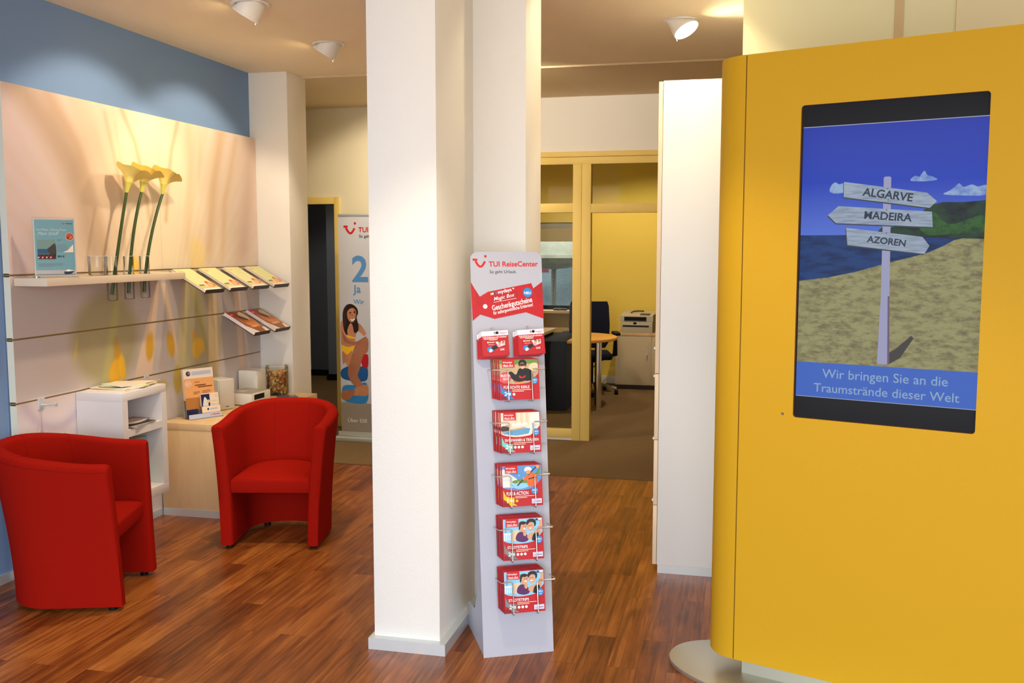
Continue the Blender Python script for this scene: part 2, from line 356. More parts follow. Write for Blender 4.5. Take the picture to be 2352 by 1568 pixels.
# dark room behind the door
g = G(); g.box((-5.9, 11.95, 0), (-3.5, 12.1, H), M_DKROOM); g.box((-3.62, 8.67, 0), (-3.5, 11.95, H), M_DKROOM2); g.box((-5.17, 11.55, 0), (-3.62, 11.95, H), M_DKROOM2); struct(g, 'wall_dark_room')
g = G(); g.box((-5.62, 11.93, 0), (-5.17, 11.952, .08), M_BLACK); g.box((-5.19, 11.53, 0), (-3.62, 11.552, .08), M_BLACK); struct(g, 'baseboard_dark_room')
# office walls: yellow back wall with the window opening, side walls
g = G(); yb = 12.05
WX0, WX1, WZ0, WZ1 = -2.95, -2.0, .935, 2.04
g.box((-3.5, yb, 0), (WX0, yb + .12, H), M_OFFY); g.box((WX1, yb, 0), (1.5, yb + .12, H), M_OFFY); g.box((WX0, yb, 0), (WX1, yb + .12, WZ0), M_OFFY); g.box((WX0, yb, WZ1), (WX1, yb + .12, H), M_OFFY); struct(g, 'wall_back')
g = G(); g.box((-3.5, 8.68, 0), (-3.4, yb, H), M_OFFY); struct(g, 'wall_left')
g = G(); g.box((-2.0, yb - .015, .01), (1.5, yb, .10), mat('white_skirting', (238, 240, 244), .4)); struct(g, 'baseboard_back')
# left wall base trims
g = G(); g.box((-3.645, -1.7, 0), (-3.632, 4.165, .05), M_ALU); g.box((-3.60, 4.165, 0), (-3.588, 5.40, .045), M_ALU); g.box((-3.6445, 4.152, 0), (-3.588, 4.166, .05), M_ALU); struct(g, 'baseboard_left')

# ------------------------------------------------------------------ mural slat wall (printed flower picture with painted-in shelf shade on boards, gold grooves between)
M_MURAL = vcol('flower_print_with_shade', .42, spec=.35)
def smooth(a, b, x):
    t = min(1, max(0, (x - a) / (b - a))); return t * t * (3 - 2 * t)
def dist_line(y, z, pl):
    best = 9
    for (a, b), (c, d) in zip(pl, pl[1:]):
        L2 = (c - a) ** 2 + (d - b) ** 2; t = max(0, min(1, ((y - a) * (c - a) + (z - b) * (d - b)) / L2))
        q = math.hypot(y - a - t * (c - a), z - b - t * (d - b)); best = min(best, q)
    return best
STREAK = [([(4.25, 2.58), (4.5, 2.39), (4.68, 2.18), (4.78, 1.94), (4.86, 1.64)], .10, (178, 152, 130), .75), ([(4.51, 2.54), (4.72, 2.30), (4.86, 1.96), (4.93, 1.7)], .05, (190, 158, 126), .6),
 ([(4.75, 2.54), (4.95, 2.2), (5.02, 1.8)], .10, (222, 192, 160), .5), ([(5.14, 2.54), (5.26, 2.36), (5.34, 2.12), (5.38, 1.9)], .022, (206, 176, 132), .6), ([(5.73, 2.54), (5.65, 2.36), (5.60, 2.15), (5.56, 1.9)], .022, (206, 176, 132), .6),
 ([(5.86, 2.54), (5.86, 2.2), (5.80, 1.7)], .05, (226, 200, 156), .5), ([(6.27, 2.53), (6.14, 2.1), (6.06, 1.63)], .06, (206, 172, 130), .6), ([(6.48, 2.5), (6.3, 2.05), (6.24, 1.62)], .04, (214, 178, 136), .5),
 ([(6.7, 2.5), (6.62, 2.0), (6.52, 1.60)], .10, (204, 176, 160), .6), ([(4.98, 2.5), (5.10, 2.1), (5.12, 1.7)], .018, (212, 184, 150), .6), ([(5.07, 2.45), (5.16, 2.0)], .014, (236, 210, 170), .6), ([(6.0, 2.5), (5.97, 2.1)], .02, (236, 212, 170), .6)]
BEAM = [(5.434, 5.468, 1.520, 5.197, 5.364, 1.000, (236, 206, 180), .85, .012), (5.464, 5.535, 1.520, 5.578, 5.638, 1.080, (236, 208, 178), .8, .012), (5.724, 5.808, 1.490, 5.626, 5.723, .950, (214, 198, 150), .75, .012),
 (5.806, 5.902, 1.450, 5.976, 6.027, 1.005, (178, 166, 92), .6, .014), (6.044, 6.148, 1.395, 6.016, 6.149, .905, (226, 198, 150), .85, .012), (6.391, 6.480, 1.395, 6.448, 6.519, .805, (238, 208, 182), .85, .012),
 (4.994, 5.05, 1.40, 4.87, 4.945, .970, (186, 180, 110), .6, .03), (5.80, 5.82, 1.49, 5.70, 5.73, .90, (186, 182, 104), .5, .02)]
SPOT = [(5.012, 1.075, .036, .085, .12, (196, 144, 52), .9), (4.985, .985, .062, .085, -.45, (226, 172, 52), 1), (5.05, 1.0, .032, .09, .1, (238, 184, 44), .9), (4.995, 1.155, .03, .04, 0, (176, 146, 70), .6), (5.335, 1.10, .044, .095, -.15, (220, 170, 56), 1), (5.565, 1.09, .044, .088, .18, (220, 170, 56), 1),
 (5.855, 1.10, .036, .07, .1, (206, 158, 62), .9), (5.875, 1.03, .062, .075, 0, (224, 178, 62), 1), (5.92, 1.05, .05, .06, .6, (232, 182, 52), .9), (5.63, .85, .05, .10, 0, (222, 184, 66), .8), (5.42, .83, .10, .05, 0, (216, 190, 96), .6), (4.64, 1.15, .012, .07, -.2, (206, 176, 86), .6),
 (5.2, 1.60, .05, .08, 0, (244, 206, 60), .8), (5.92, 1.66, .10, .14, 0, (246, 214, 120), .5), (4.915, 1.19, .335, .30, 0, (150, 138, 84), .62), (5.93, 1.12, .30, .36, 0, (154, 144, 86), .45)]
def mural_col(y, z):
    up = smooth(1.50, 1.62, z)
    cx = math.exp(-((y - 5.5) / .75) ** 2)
    hi = [226 + 18 * cx, 208 + 20 * cx, 198 + 0 * cx]; lo = [197, 187, 184]  # greyer lower half: shelf shadow and weaker lamp light put into the colour
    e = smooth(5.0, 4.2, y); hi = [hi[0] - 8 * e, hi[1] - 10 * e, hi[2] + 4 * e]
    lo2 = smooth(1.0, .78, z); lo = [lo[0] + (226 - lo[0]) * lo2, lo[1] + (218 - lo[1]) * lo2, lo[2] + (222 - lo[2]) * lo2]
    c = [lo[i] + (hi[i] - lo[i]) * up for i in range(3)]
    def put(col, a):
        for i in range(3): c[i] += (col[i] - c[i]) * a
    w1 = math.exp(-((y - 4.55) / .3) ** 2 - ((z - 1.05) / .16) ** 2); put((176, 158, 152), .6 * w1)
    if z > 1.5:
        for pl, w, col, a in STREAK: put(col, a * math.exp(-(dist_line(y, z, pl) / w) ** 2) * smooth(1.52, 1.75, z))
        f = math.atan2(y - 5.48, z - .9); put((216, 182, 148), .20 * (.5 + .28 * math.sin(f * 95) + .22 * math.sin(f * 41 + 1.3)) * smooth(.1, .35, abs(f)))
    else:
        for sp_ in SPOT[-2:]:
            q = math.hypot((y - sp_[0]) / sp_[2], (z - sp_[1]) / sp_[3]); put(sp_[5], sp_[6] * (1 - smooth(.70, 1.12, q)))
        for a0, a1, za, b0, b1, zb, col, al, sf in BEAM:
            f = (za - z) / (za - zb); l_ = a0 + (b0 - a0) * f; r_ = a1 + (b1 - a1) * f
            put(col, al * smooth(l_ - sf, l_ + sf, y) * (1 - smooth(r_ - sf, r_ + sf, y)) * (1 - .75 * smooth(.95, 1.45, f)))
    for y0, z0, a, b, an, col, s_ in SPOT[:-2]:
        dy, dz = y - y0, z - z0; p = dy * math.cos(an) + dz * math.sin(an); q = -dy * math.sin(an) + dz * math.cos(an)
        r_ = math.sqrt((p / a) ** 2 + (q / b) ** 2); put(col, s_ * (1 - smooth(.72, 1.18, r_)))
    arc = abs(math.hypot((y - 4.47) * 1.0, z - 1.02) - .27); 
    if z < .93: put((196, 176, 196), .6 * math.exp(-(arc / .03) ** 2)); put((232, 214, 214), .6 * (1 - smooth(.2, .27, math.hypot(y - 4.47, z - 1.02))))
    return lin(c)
def mural_board(name, y0, y1, z0, z1, parent):
    st = .012; ny = max(2, int((y1 - y0) / st)); nz = max(2, int((z1 - z0) / st))
    vs = []; cs = []
    for i in range(ny + 1):
        for j in range(nz + 1):
            y = y0 + (y1 - y0) * i / ny; z = z0 + (z1 - z0) * j / nz
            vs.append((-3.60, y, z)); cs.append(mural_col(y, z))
    fs = [[i * (nz + 1) + j, (i + 1) * (nz + 1) + j, (i + 1) * (nz + 1) + j + 1, i * (nz + 1) + j + 1] for i in range(ny) for j in range(nz)]
    me = bpy.data.meshes.new(name); nf = len(fs)
    b = len(vs); q = [(-3.60, y0, z0), (-3.60, y1, z0), (-3.60, y1, z1), (-3.60, y0, z1)]; q2 = [(-3.64, p[1], p[2]) for p in q]
    vs += q + q2; fs += [[b, b + 4, b + 5, b + 1], [b + 1, b + 5, b + 6, b + 2], [b + 2, b + 6, b + 7, b + 3], [b + 3, b + 7, b + 4, b], [b + 7, b + 6, b + 5, b + 4]]
    cs += [lin((226, 224, 208))] * 8
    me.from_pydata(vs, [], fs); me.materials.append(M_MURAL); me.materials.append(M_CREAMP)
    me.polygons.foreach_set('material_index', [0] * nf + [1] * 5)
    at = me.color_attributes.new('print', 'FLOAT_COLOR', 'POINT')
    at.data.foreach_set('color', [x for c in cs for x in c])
    me.update(); o = bpy.data.objects.new(name, me); COL.objects.link(o); o.parent = parent
    return o
slat = thing('slat_wall_panel', 'large printed flower mural panel with horizontal grooves mounted on the left wall', 'wall panel')
ZS = [(.042, .9122), (.9218, 1.2452), (1.2548, 1.5752), (1.5848, 2.549)]
for a, b in ZS:
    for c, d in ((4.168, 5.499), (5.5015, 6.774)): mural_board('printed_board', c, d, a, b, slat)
for z in (.917, 1.25, 1.58):
    g = G(); g.box((-3.638, 4.168, z - .009), (-3.604, 6.774, z + .009), M_BRASS); g.build('groove_rail', slat)

# ------------------------------------------------------------------ ceiling spotlights
def spotlight(loc, az, tilt, label, energy, size=96, lit=True):
    t = thing('ceiling_spotlight', label, 'ceiling light', loc, az, 'swivel ceiling spotlights')
    n = 36
    g = G(); g.lathe([(.081, -.001), (.103, -.001), (.105, -.004), (.101, -.008), (.085, -.010), (.081, -.007)], M_WPL, n, caps=False); g.build('mounting_ring', t)
    g = G(); g.lathe([(.081, 0.0), (.081, -.0012)], M_BLACK, n); g.build('recess', t)
    # swivelled head: axis points along local +x and down
    Mh = Matrix.Translation((0, 0, -.008)) @ Matrix.Rotation(-R(33), 4, 'Y'); Ms = Matrix.Translation((0, 0, -.008)) @ Matrix.Rotation(-tilt, 4, 'Y')
    g = G(); g.M = Mh
    def keep(r, z): return (r, z)
    LL = .078 * math.tan(R(33)); prof = [(.076, .13), (.077, .0), (.078, -LL - .0005)]
    rings = []
    for r, z in prof: rings.append([(r * math.cos(2 * math.pi * j / n), r * math.sin(2 * math.pi * j / n), z) for j in range(n)])
    # clip everything above the ceiling by flattening
    g.loft(rings, M_WPL, caps=False)
    g.lathe([(.078, -LL), (.0795, -LL - .001), (.0795, -LL - .014), (.074, -LL - .015), (.072, -LL - .006)], M_WPL, n, caps=False)
    g.lathe([(.0786, -LL + .0004), (.0786, -LL - .0006)], M_GREY, n, caps=False)
    g.tube([(-.076, 0, -LL - .006), (-.082, 0, -LL - .026)], .003, M_WPL)
    for i, v in enumerate(g.v):
        if v[2] > -.0015: g.v[i] = (max(-.078, min(.078, v[0])), v[1], -.0015)
    g.build('swivel_head', t)
    g = G(); g.M = Mh; g.lathe([(.0715, -LL + .004), (.0715, -LL + .003)], mat('lamp_glow', (255, 226, 170), .5, emit=40), n); g.build('lamp_glass', t)
    d = bpy.data.lights.new('spot_beam', 'SPOT'); d.energy = energy; d.color = LAMP; d.spot_size = R(size); d.spot_blend = .35; d.shadow_soft_size = .045
    o = bpy.data.objects.new('spot_beam', d); COL.objects.link(o)
    o.matrix_world = Matrix.Translation(loc) @ Matrix.Rotation(az, 4, 'Z') @ Ms @ Matrix.Translation((0, 0, -.098))
    return t
E1 = 45
spotlight((-2.606, 4.888, H), R(180), R(36), 'white swivel ceiling spotlight nearest the camera, turned to the mural wall', E1)
spotlight((-2.616, 5.939, H), R(180), R(36), 'white swivel ceiling spotlight second along the row, near the left pillar', E1)
spotlight((-.349, 5.808, H), R(-28), R(45), 'white swivel ceiling spotlight with bright glowing lamp above the white cabinet', 42, 140)
spotlight((-.349, 4.25, H), R(80), R(30), 'white swivel ceiling spotlight aimed at the tall white cabinet, out of view', 22)
spotlight((-2.25, 4.35, H), R(90), R(4), 'added fill spotlight over the red chairs, out of view', 105, 78)  # unseen lamp added to brighten the chair seats
spotlight((-.35, 4.66, H), R(180), R(45), 'added swivel fill spotlight aimed at the side of the column, out of view', 9, 90)  # added lamp, lifts the side face of the column
spotlight((-.65, 2.7, H), R(90), R(4), 'added fill spotlight in the middle of the shop, out of view', 70, 105)  # unseen lamp added for warm ambient light
spotlight((-1.9, 6.35, H), R(75), R(48), 'white swivel ceiling spotlight behind the column aimed at the office front, out of view', 72, 120)
spotlight((-2.62, 7.3, H - .012), R(100), R(40), 'added swivel fill spotlight beside the left pillar aimed at the door wall, out of view', 64, 110)  # lamp added to lighten the door wall
spotlight((-.9, 10.4, H - .012), R(90), R(15), 'added swivel fill spotlight inside the office, out of view', 100, 130)  # unseen lamp added to brighten the yellow office wall
spotlight((-2.3, 10.4, H - .012), R(90), R(15), 'added swivel fill spotlight over the office desk, out of view', 40, 130)  # second unseen lamp added to light the office

spotlight((-4.5, 9.9, H - .012), R(90), R(10), 'added fill spotlight inside the dark back room, out of view', 42, 120)  # lamp added so the back room does not stay black

# ------------------------------------------------------------------ tub chairs
def make_chair(label, loc, rz):
    t = thing('tub_chair', label, 'armchair', loc, rz, 'red tub chairs')
    def plan(w, yf, yc, yb, n=48):
        pts = []; L1 = yc - yf; Lc = math.pi * (w + (yb - yc)) / 2; T = 2 * L1 + Lc
        for i in range(n + 1):
            s = T * i / n
            if s < L1: pts.append((-w, yf + s))
            elif s > T - L1: pts.append((w, yc - (s - (T - L1))))
            else:
                a = math.pi * (s - L1) / Lc; pts.append((-w * math.cos(a), yc + (yb - yc) * math.sin(a) ** .9))
        return pts
    zb = .022; nl = 12
    lev_o = [i / nl for i in range(nl + 1)]
    def shape(f, inner):
        k = f ** 1.7; th = (.068 + .004 * f) if inner else 0
        return plan(.282 + .050 * k - th, -.285 + .030 * f, .02, .272 + .095 * k - th)
    n = 48
    def height(i): 
        u = abs(i / n - .5) * 2; return .716 + .066 * (1 - smooth(.15, .95, u))
    outer = [shape(f, False) for f in lev_o]; inner = [shape(f, True) for f in lev_o]
    rings = []
    for i in range(n + 1):
        hh = height(i); r = []
        for k, f in enumerate(lev_o):
            z = zb + (hh - .03 - zb) * f; r.append((*outer[k][i], z))
        o1 = Vector(outer[-1][i]); i1 = Vector(inner[-1][i])
        for q in range(1, 8):
            a = math.pi * q / 8; p = (o1 + i1) / 2 + (o1 - i1) / 2 * math.cos(a) * (1.0); r.append((p.x, p.y, hh - .03 + .03 * math.sin(a) ** .7))
        for k in range(nl, -1, -1):
            z = zb + (hh - .03 - zb) * lev_o[k]; r.append((*inner[k][i], z))
        rings.append(r)
    # rounded front ends
    def endcap(r, d):
        c = Vector((sum(p[0] for p in r) / len(r), 0, 0)); out = []
        for p in r: out.append((p[0] + (c.x - p[0]) * .30, p[1] - d, p[2] - (.010 if p[2] > .6 else 0)))
        return out
    e0 = [endcap(rings[0], .020)]; e1 = [endcap(rings[-1], .020)]
    m0 = [tuple((a * .35 + b * .65) for a, b in zip(p, q)) for p, q in zip(rings[0], e0[0])]; m0 = [(p[0] + (r_[0] - p[0]) * .5, p[1], p[2]) for p, r_ in zip(m0, rings[0])]
    m1 = [tuple((a * .35 + b * .65) for a, b in zip(p, q)) for p, q in zip(rings[-1], e1[0])]; m1 = [(p[0] + (r_[0] - p[0]) * .5, p[1], p[2]) for p, r_ in zip(m1, rings[-1])]
    allr = e0 + [m0] + rings + [m1] + e1
    g = G(); nn = len(allr[0]); vs = [p for r in allr for p in r]; fs = []
    for i in range(len(allr) - 1):
        for j in range(nn):
            k = (j + 1) % nn; fs.append([i * nn + j, (i + 1) * nn + j, (i + 1) * nn + k, i * nn + k])
    h2 = nn // 2
    for base, flip in ((0, False), ((len(allr) - 1) * nn, True)):
        for j in range(h2):
            q = [base + j, base + j + 1, base + nn - 2 - j, base + nn - 1 - j]
            if q[1] == q[2]: q = [q[0], q[1], q[3]]
            fs.append(q if not flip else q[::-1])
    g.raw(vs, fs, M_RED, True)
    g.build('shell', t, 60)
    # sewn seams: one along the outer top edge, four running down
    g = G(); g.tube([(outer[-1][i][0] * 1.001, outer[-1][i][1] + (.001 if i in range(12, 37) else 0), height(i) - .034) for i in range(n + 1)], .0012, M_REDSEAM, 6)
    for i in (12, 20, 28, 36):
        path = [(*inner[k][i], zb + (height(i) - .03 - zb) * lev_o[k]) for k in range(6, nl + 1)]
        o1 = Vector(outer[-1][i]); i1 = Vector(inner[-1][i])
        for q in range(7, 0, -1):
            a = math.pi * q / 8; p = (o1 + i1) / 2 + (o1 - i1) / 2 * math.cos(a); path.append((p.x, p.y, height(i) - .03 + .03 * math.sin(a) ** .7 + .0004))
        g.tube(path, .0008, M_REDSEAM, 6)
    g.build('seam', t)
    # seat cushion following the inside of the shell
    def seat_ring(d, z, f): 
        w = .282 + .050 * (f ** 1.7) - .07; b = .272 + .095 * (f ** 1.7) - .07
        p = plan(w - d, -.262 + d * .8, .02, b - d, 40)
        return p
    rows = []
    for d, z in ((.030, .312), (.004, .320), (.0, .335), (.0, .385), (.005, .398), (.018, .405)): rows.append([(x, y, z) for x, y in seat_ring(d, z, .5)])
    g = G(); g.loft(rows, M_RED, caps=False)
    top = rows[-1]; c = Vector((0, -.02, 0)); prev = top
    for s_, dz in ((.85, .012), (.6, .022), (.3, .027), (.02, .028)):
        cur = [(c.x + (x - c.x) * s_, c.y + (y - c.y) * s_, .405 + dz) for x, y, z in top]; g.loft([prev, cur], M_RED, caps=(s_ == .02)); prev = cur
    g.raw([p for p in rows[0]], [list(range(len(rows[0])))[::-1]], M_RED)
    g.build('seat', t, 50)
    for x, y in ((-.245, -.25), (.245, -.25), (-.15, .19), (.15, .19)):
        g = G(); g.lathe([(.020, 0), (.020, .0225)], M_BLACK, 16, (x, y, 0)); g.build('foot', t)
    return t
# facing: local -y is the front
chairR = make_chair('red fabric tub chair facing the camera in front of the maple sideboard', (-2.635, 5.185, 0), R(11.6))
chairL = dup(chairR, 'red fabric tub chair seen from the side at the left edge, turned right', (-3.185, 4.045, 0), (0, 0, R(107.5)))

# ------------------------------------------------------------------ floating shelf with vases and calla lilies
VY = [4.82, 4.977, 5.132]; VX = -3.48
g = G(); g.box((-3.598, 4.19, 1.525), (-3.40, 5.445, 1.566), M_SHELF, .002)
sh = g.build('floating_shelf'); 
cut = G()
for y in VY: cut.lathe([(.030, 1.4), (.030, 1.7)], M_SHELF, 32, (VX, y, 0))
co = cut.build('cutter'); bo = sh.modifiers.new('holes', 'BOOLEAN'); bo.operation = 'DIFFERENCE'; bo.object = co; bo.solver = 'EXACT'
dg = bpy.context.evaluated_depsgraph_get(); me = bpy.data.meshes.new_from_object(sh.evaluated_get(dg)); sh.modifiers.clear(); sh.data = me; me.name = 'floating_shelf'
bpy.data.objects.remove(co)
tag(sh, 'thick cream floating shelf hung in the top groove of the flower mural', 'shelf')
for i, y in enumerate(VY):
    g = G(); vases_glass(g, .029, 1.42, 1.672, (VX, y, 0), .0025, .03)
    g.lathe([(.0295, 1.5665), (.034, 1.5665), (.034, 1.569), (.0295, 1.569)], M_GLASS, 28, (VX, y, 0), caps=False)
    tag(g.build('tube_vase'), ['clear glass tube vase set through the shelf, nearest the poster holder', 'clear glass tube vase set through the shelf, middle of the three', 'clear glass tube vase set through the shelf, farthest from the poster holder'][i], 'vase', 'tube vases in the shelf')
g = G(); vases_glass(g, .048, 1.5665, 1.674, (-3.485, 4.70, 0), .0025, .008); tag(g.build('glass_tumbler'), 'empty clear glass tumbler standing on the shelf beside the poster holder', 'glass')
M_STEM = mat('calla_stem', (52, 74, 26), .5, var=.15, vscale=30); M_SPATHE = mat('calla_spathe', (255, 228, 124), .5, .3); M_SPG = mat('calla_throat', (206, 200, 84), .5, .3)
def calla(label, base, mid, neck, yaw, open_):
    t = thing('calla_lily', label, 'flower', base, 0, 'calla lilies in the tube vases')
    b = Vector(base); P = [Vector((0, 0, 0)), (Vector(mid) - b), (Vector(neck) - b)]
    pts = []
    for i in range(13):
        u = i / 12; pts.append(tuple(P[0] * (1 - u) ** 2 + (2 * P[1] - (P[0] + P[2]) / 2) * 2 * u * (1 - u) + P[2] * u * u))
    g = G(); g.tube(pts, .0085, M_STEM, 10, rs=[.0085 + .0015 * (1 - i / 12) for i in range(13)]); g.build('stem', t)
    # spathe: flared funnel, lip drawn out to one side
    n = 40; rings = []
    for k in range(15):
        f = k / 14; ring = []
        for j in range(n):
            a = 2 * math.pi * j / n; ca = math.cos(a)
            r0 = .010 + .016 * f + .056 * f ** 3.4
            tip = max(0, ca) ** 3 * f ** 2.5
            x = r0 * ca + tip * .082 * open_ + .012 * f; y = r0 * math.sin(a) * (.92)
            z = .145 * f - .010 * max(0, ca) ** 1.5 * f ** 4 * open_ - (.012 * tip * open_) + .012 * f ** 3 * math.cos(a * 2 + .6) + .005 * f ** 4 * math.sin(a * 5)
            if ca < 0: z += .008 * f ** 2
            ring.append((x, y, z))
        rings.append(ring)
    Mh = Matrix.Translation(P[2]) @ Matrix.Rotation(yaw, 4, 'Z') @ Matrix.Rotation(R(10), 4, 'Y')
    g = G(); g.M = Mh; g.loft(rings[:7], M_SPG, caps=False); g.loft(rings[6:], M_SPATHE, caps=False)
    inn = [[(x * .93, y * .93, z + .0015) for x, y, z in r] for r in rings[3:]]; inn[-1] = rings[-1]
    g.loft(inn[::-1], M_SPATHE, caps=False); g.build('spathe', t, 80)
    g = G(); g.M = Mh; g.tube([(0, 0, .03), (.003, 0, .07), (.006, 0, .105)], .005, mat('spadix', (236, 170, 30), .7, bump=.4, bscale=800), 8); g.build('spadix', t)
calla('yellow calla lily leaning in the vase nearest the poster holder', (VX, 4.812, 1.455), (VX, 4.905, 1.78), (VX, 4.985, 2.04), R(78), 1.0)
calla('yellow calla lily in the middle tube vase', (VX, 4.968, 1.455), (VX, 5.03, 1.78), (VX, 5.13, 2.05), R(84), 1.0)
calla('yellow calla lily leaning right in the vase farthest from the poster holder', (VX, 5.118, 1.455), (VX, 5.20, 1.76), (VX, 5.345, 2.05), R(92), 1.25)

# poster holder on the shelf
t = thing('poster_holder', 'clear acrylic holder with light blue cruise poster on the shelf\'s left end', 'sign', (-3.462, 4.335, 1.5665), R(55))
g = G(); g.box((-.105, -.0035, .004), (.105, -.0015, .312), M_ACRYL); g.box((-.105, .0015, .004), (.105, .0035, .312), M_ACRYL); g.box((-.105, -.036, 0), (.105, .040, .003), M_ACRYL); g.build('acrylic_holder', t)
g = G(); g.box((-.1015, -.0012, .006), (.1015, .0012, .303), M_PAPER); c = Canvas(g, (-.1015, -.0013, .006), (1, 0, 0), (0, 0, 1))
w, h = .203, .297; c.rect(.006, .004, w - .004, h - .004, ink('poster_blue', (146, 198, 206)))
c.rect(.006, .004, w - .004, .032, ink('poster_pale', (222, 210, 206))); c.rect(.006, .008, w - .004, .011, ink('poster_teal', (90, 140, 150)))
c.smile(.140, .270, .014, I_LOGO); c.rect(.158, .272, .172, .276, I_LOGO); c.rect(.172, .272, .192, .275, I_BLK)
c.text('Viel Meer. Wenig Preis.', .014, .236, I_WHT, width=.148, bold=-.002); c.text('Mein Schiff', .020, .214, I_WHT, width=.105, shear=.5)
c.circ(.176, .206, .021, I_WHT); c.circ(.176, .206, .019, I_ORG); c.poly([(.160, .197), (.166, .203), (.192, .207), (.170, .198)], I_BLK); c.poly([(.172, .198), (.180, .199), (.190, .210)], I_WHT)
c.rect(.016, .090, .104, .190, ink('poster_sky', (150, 180, 170))); c.rect(.016, .116, .104, .142, ink('poster_sea', (50, 110, 150))); c.blob([(.064, .138), (.076, .152), (.104, .168), (.104, .100), (.080, .112)], ink('poster_cliff', (86, 70, 64)))
c.rect(.016, .090, .104, .114, ink('poster_dark', (60, 40, 26))); 
for q in range(12): c.circ(.020 + .0065 * q, .098 + .008 * math.sin(q * 2.1), .004, I_RED if q % 3 else I_PALE, 8)
c.lines(.112, .188, .026, 2, .005, .0025, I_GRY); c.poly([(.140, .124), (.192, .124), (.192, .166), (.178, .152), (.166, .138)], I_PALE); c.lines(.112, .164, .05, 7, .006, .0012, I_GRY)
c.text('895 €', .112, .098, I_BLK, width=.034, bold=.012); c.lines(.016, .066, .12, 4, .005, .0012, I_GRY)
c.poly([(.140, .016), (.144, .026), (.160, .032), (.176, .029), (.194, .027), (.176, .012), (.146, .010)], ink('ship_hull', (52, 54, 72))); c.poly([(.144, .026), (.160, .036), (.176, .032), (.194, .0275), (.160, .024)], I_WHT)
g.build('poster', t)

# ------------------------------------------------------------------ slat wall hooks
def hook(y, label):
    t = thing('display_hook', label, 'hook', (-3.598, y, .917), 0, 'display hooks in the lowest groove')
    g = G(); g.box((-.006, -.022, -.052), (.006, .022, .006), M_ALU, .001); g.build('mounting_plate', t)
    g = G(); g.tube([(.004, 0, -.030), (.092, 0, -.024)], .0055, M_ALU, 12); g.lathe([(.001, 0), (.011, .001), (.011, .006), (.001, .0075)], M_ALU, 16); 
    k = len(g.v) - 4 * 16
    for i in range(k, len(g.v)):
        x, y_, z = g.v[i]; g.v[i] = (.090 + z, y_, -.024 + x)
    g.build('arm', t)
hook(4.345, 'metal display hook in the lowest groove above the left red chair')
hook(5.285, 'metal display hook in the lowest groove above the white cube shelf')
g = G(); g.lathe([(.001, 0), (.012, 0), (.012, .006), (.005, .012), (.005, .02), (.001, .021)], M_CHROME, 16); g.box((-.016, -.006, 0), (.016, .006, .004), M_BLACK)
o = g.build('shelf_bracket_knob', loc=(-3.575, 4.33, 1.5665)); tag(o, 'small chrome clamp knob at the left rear end of the cream shelf', 'clamp')

# ------------------------------------------------------------------ brochure trays and brochures
def tray(y0, zt, label, green):
    """local frame: x along the wall, y down the slope towards the room"""
    lo = Matrix.Translation((-3.578, y0 + .232, zt)) @ Matrix(((0, math.cos(R(30)), math.sin(R(30)), 0), (-1, 0, 0, 0), (0, -math.sin(R(30)), math.cos(R(30)), 0), (0, 0, 0, 1)))
    t = thing('brochure_tray', label, 'brochure tray', group='sloping brochure trays on the mural'); t.matrix_world = lo
    w = .232; L = .285
    g = G(); g.box((0, .006, -.003), (w, L, 0), M_ACRYL); g.build('base_plate', t)
    g = G(); g.box((0, L, -.003), (w, L + .003, .026), M_DKBROWN); g.build('front_lip', t)  # clear lip coloured dark brown to carry its shade
    g = G(); g.box((.03, -.014, -.006), (w - .03, .03, -.003), M_ALU); g.tube([(-.002, .0, .0), (.004, .02, .004), (.012, .03, -.002)], .003, M_CHROME); g.tube([(w + .002, .0, .0), (w - .004, .02, .004), (w - .012, .03, -.002)], .003, M_CHROME); g.build('bracket', t)
    return t, lo
def brochure_green():
    t = thing('travel_brochure', 'x', 'brochure', group='pale green brochures in the upper trays')
    w, L = .205, .275
    g = G(); g.box((0, 0, 0), (w, L, .014), I_PALE); g.build('pages', t)
    g = G(); g.box((-.001, -.001, .0142), (w + .001, L + .001, .0152), I_LIME); c = Canvas(g, (w, L, .0152), (-1, 0, 0), (0, -1, 0))
    c.smile(.02, L - .042, .03, I_ORG); c.rect(.055, L - .036, .07, L - .030, I_ORG); c.rect(.0, .0, w, .028, I_WHT); c.rect(.0, .028, w, .062, ink('peach', (246, 206, 130)))
    c.rect(.015, .060, .075, .076, ink('slate', (84, 120, 110))); c.rect(.085, .055, .12, .085, I_PALE); c.blob([(.12, .05), (.19, .05), (.19, .085), (.15, .115), (.125, .1)], I_ORG); c.blob([(.13, .055), (.17, .055), (.165, .085), (.14, .09)], I_SAND); c.rect(.135, .10, .16, .105, I_RED)
    g.build('cover', t); return t
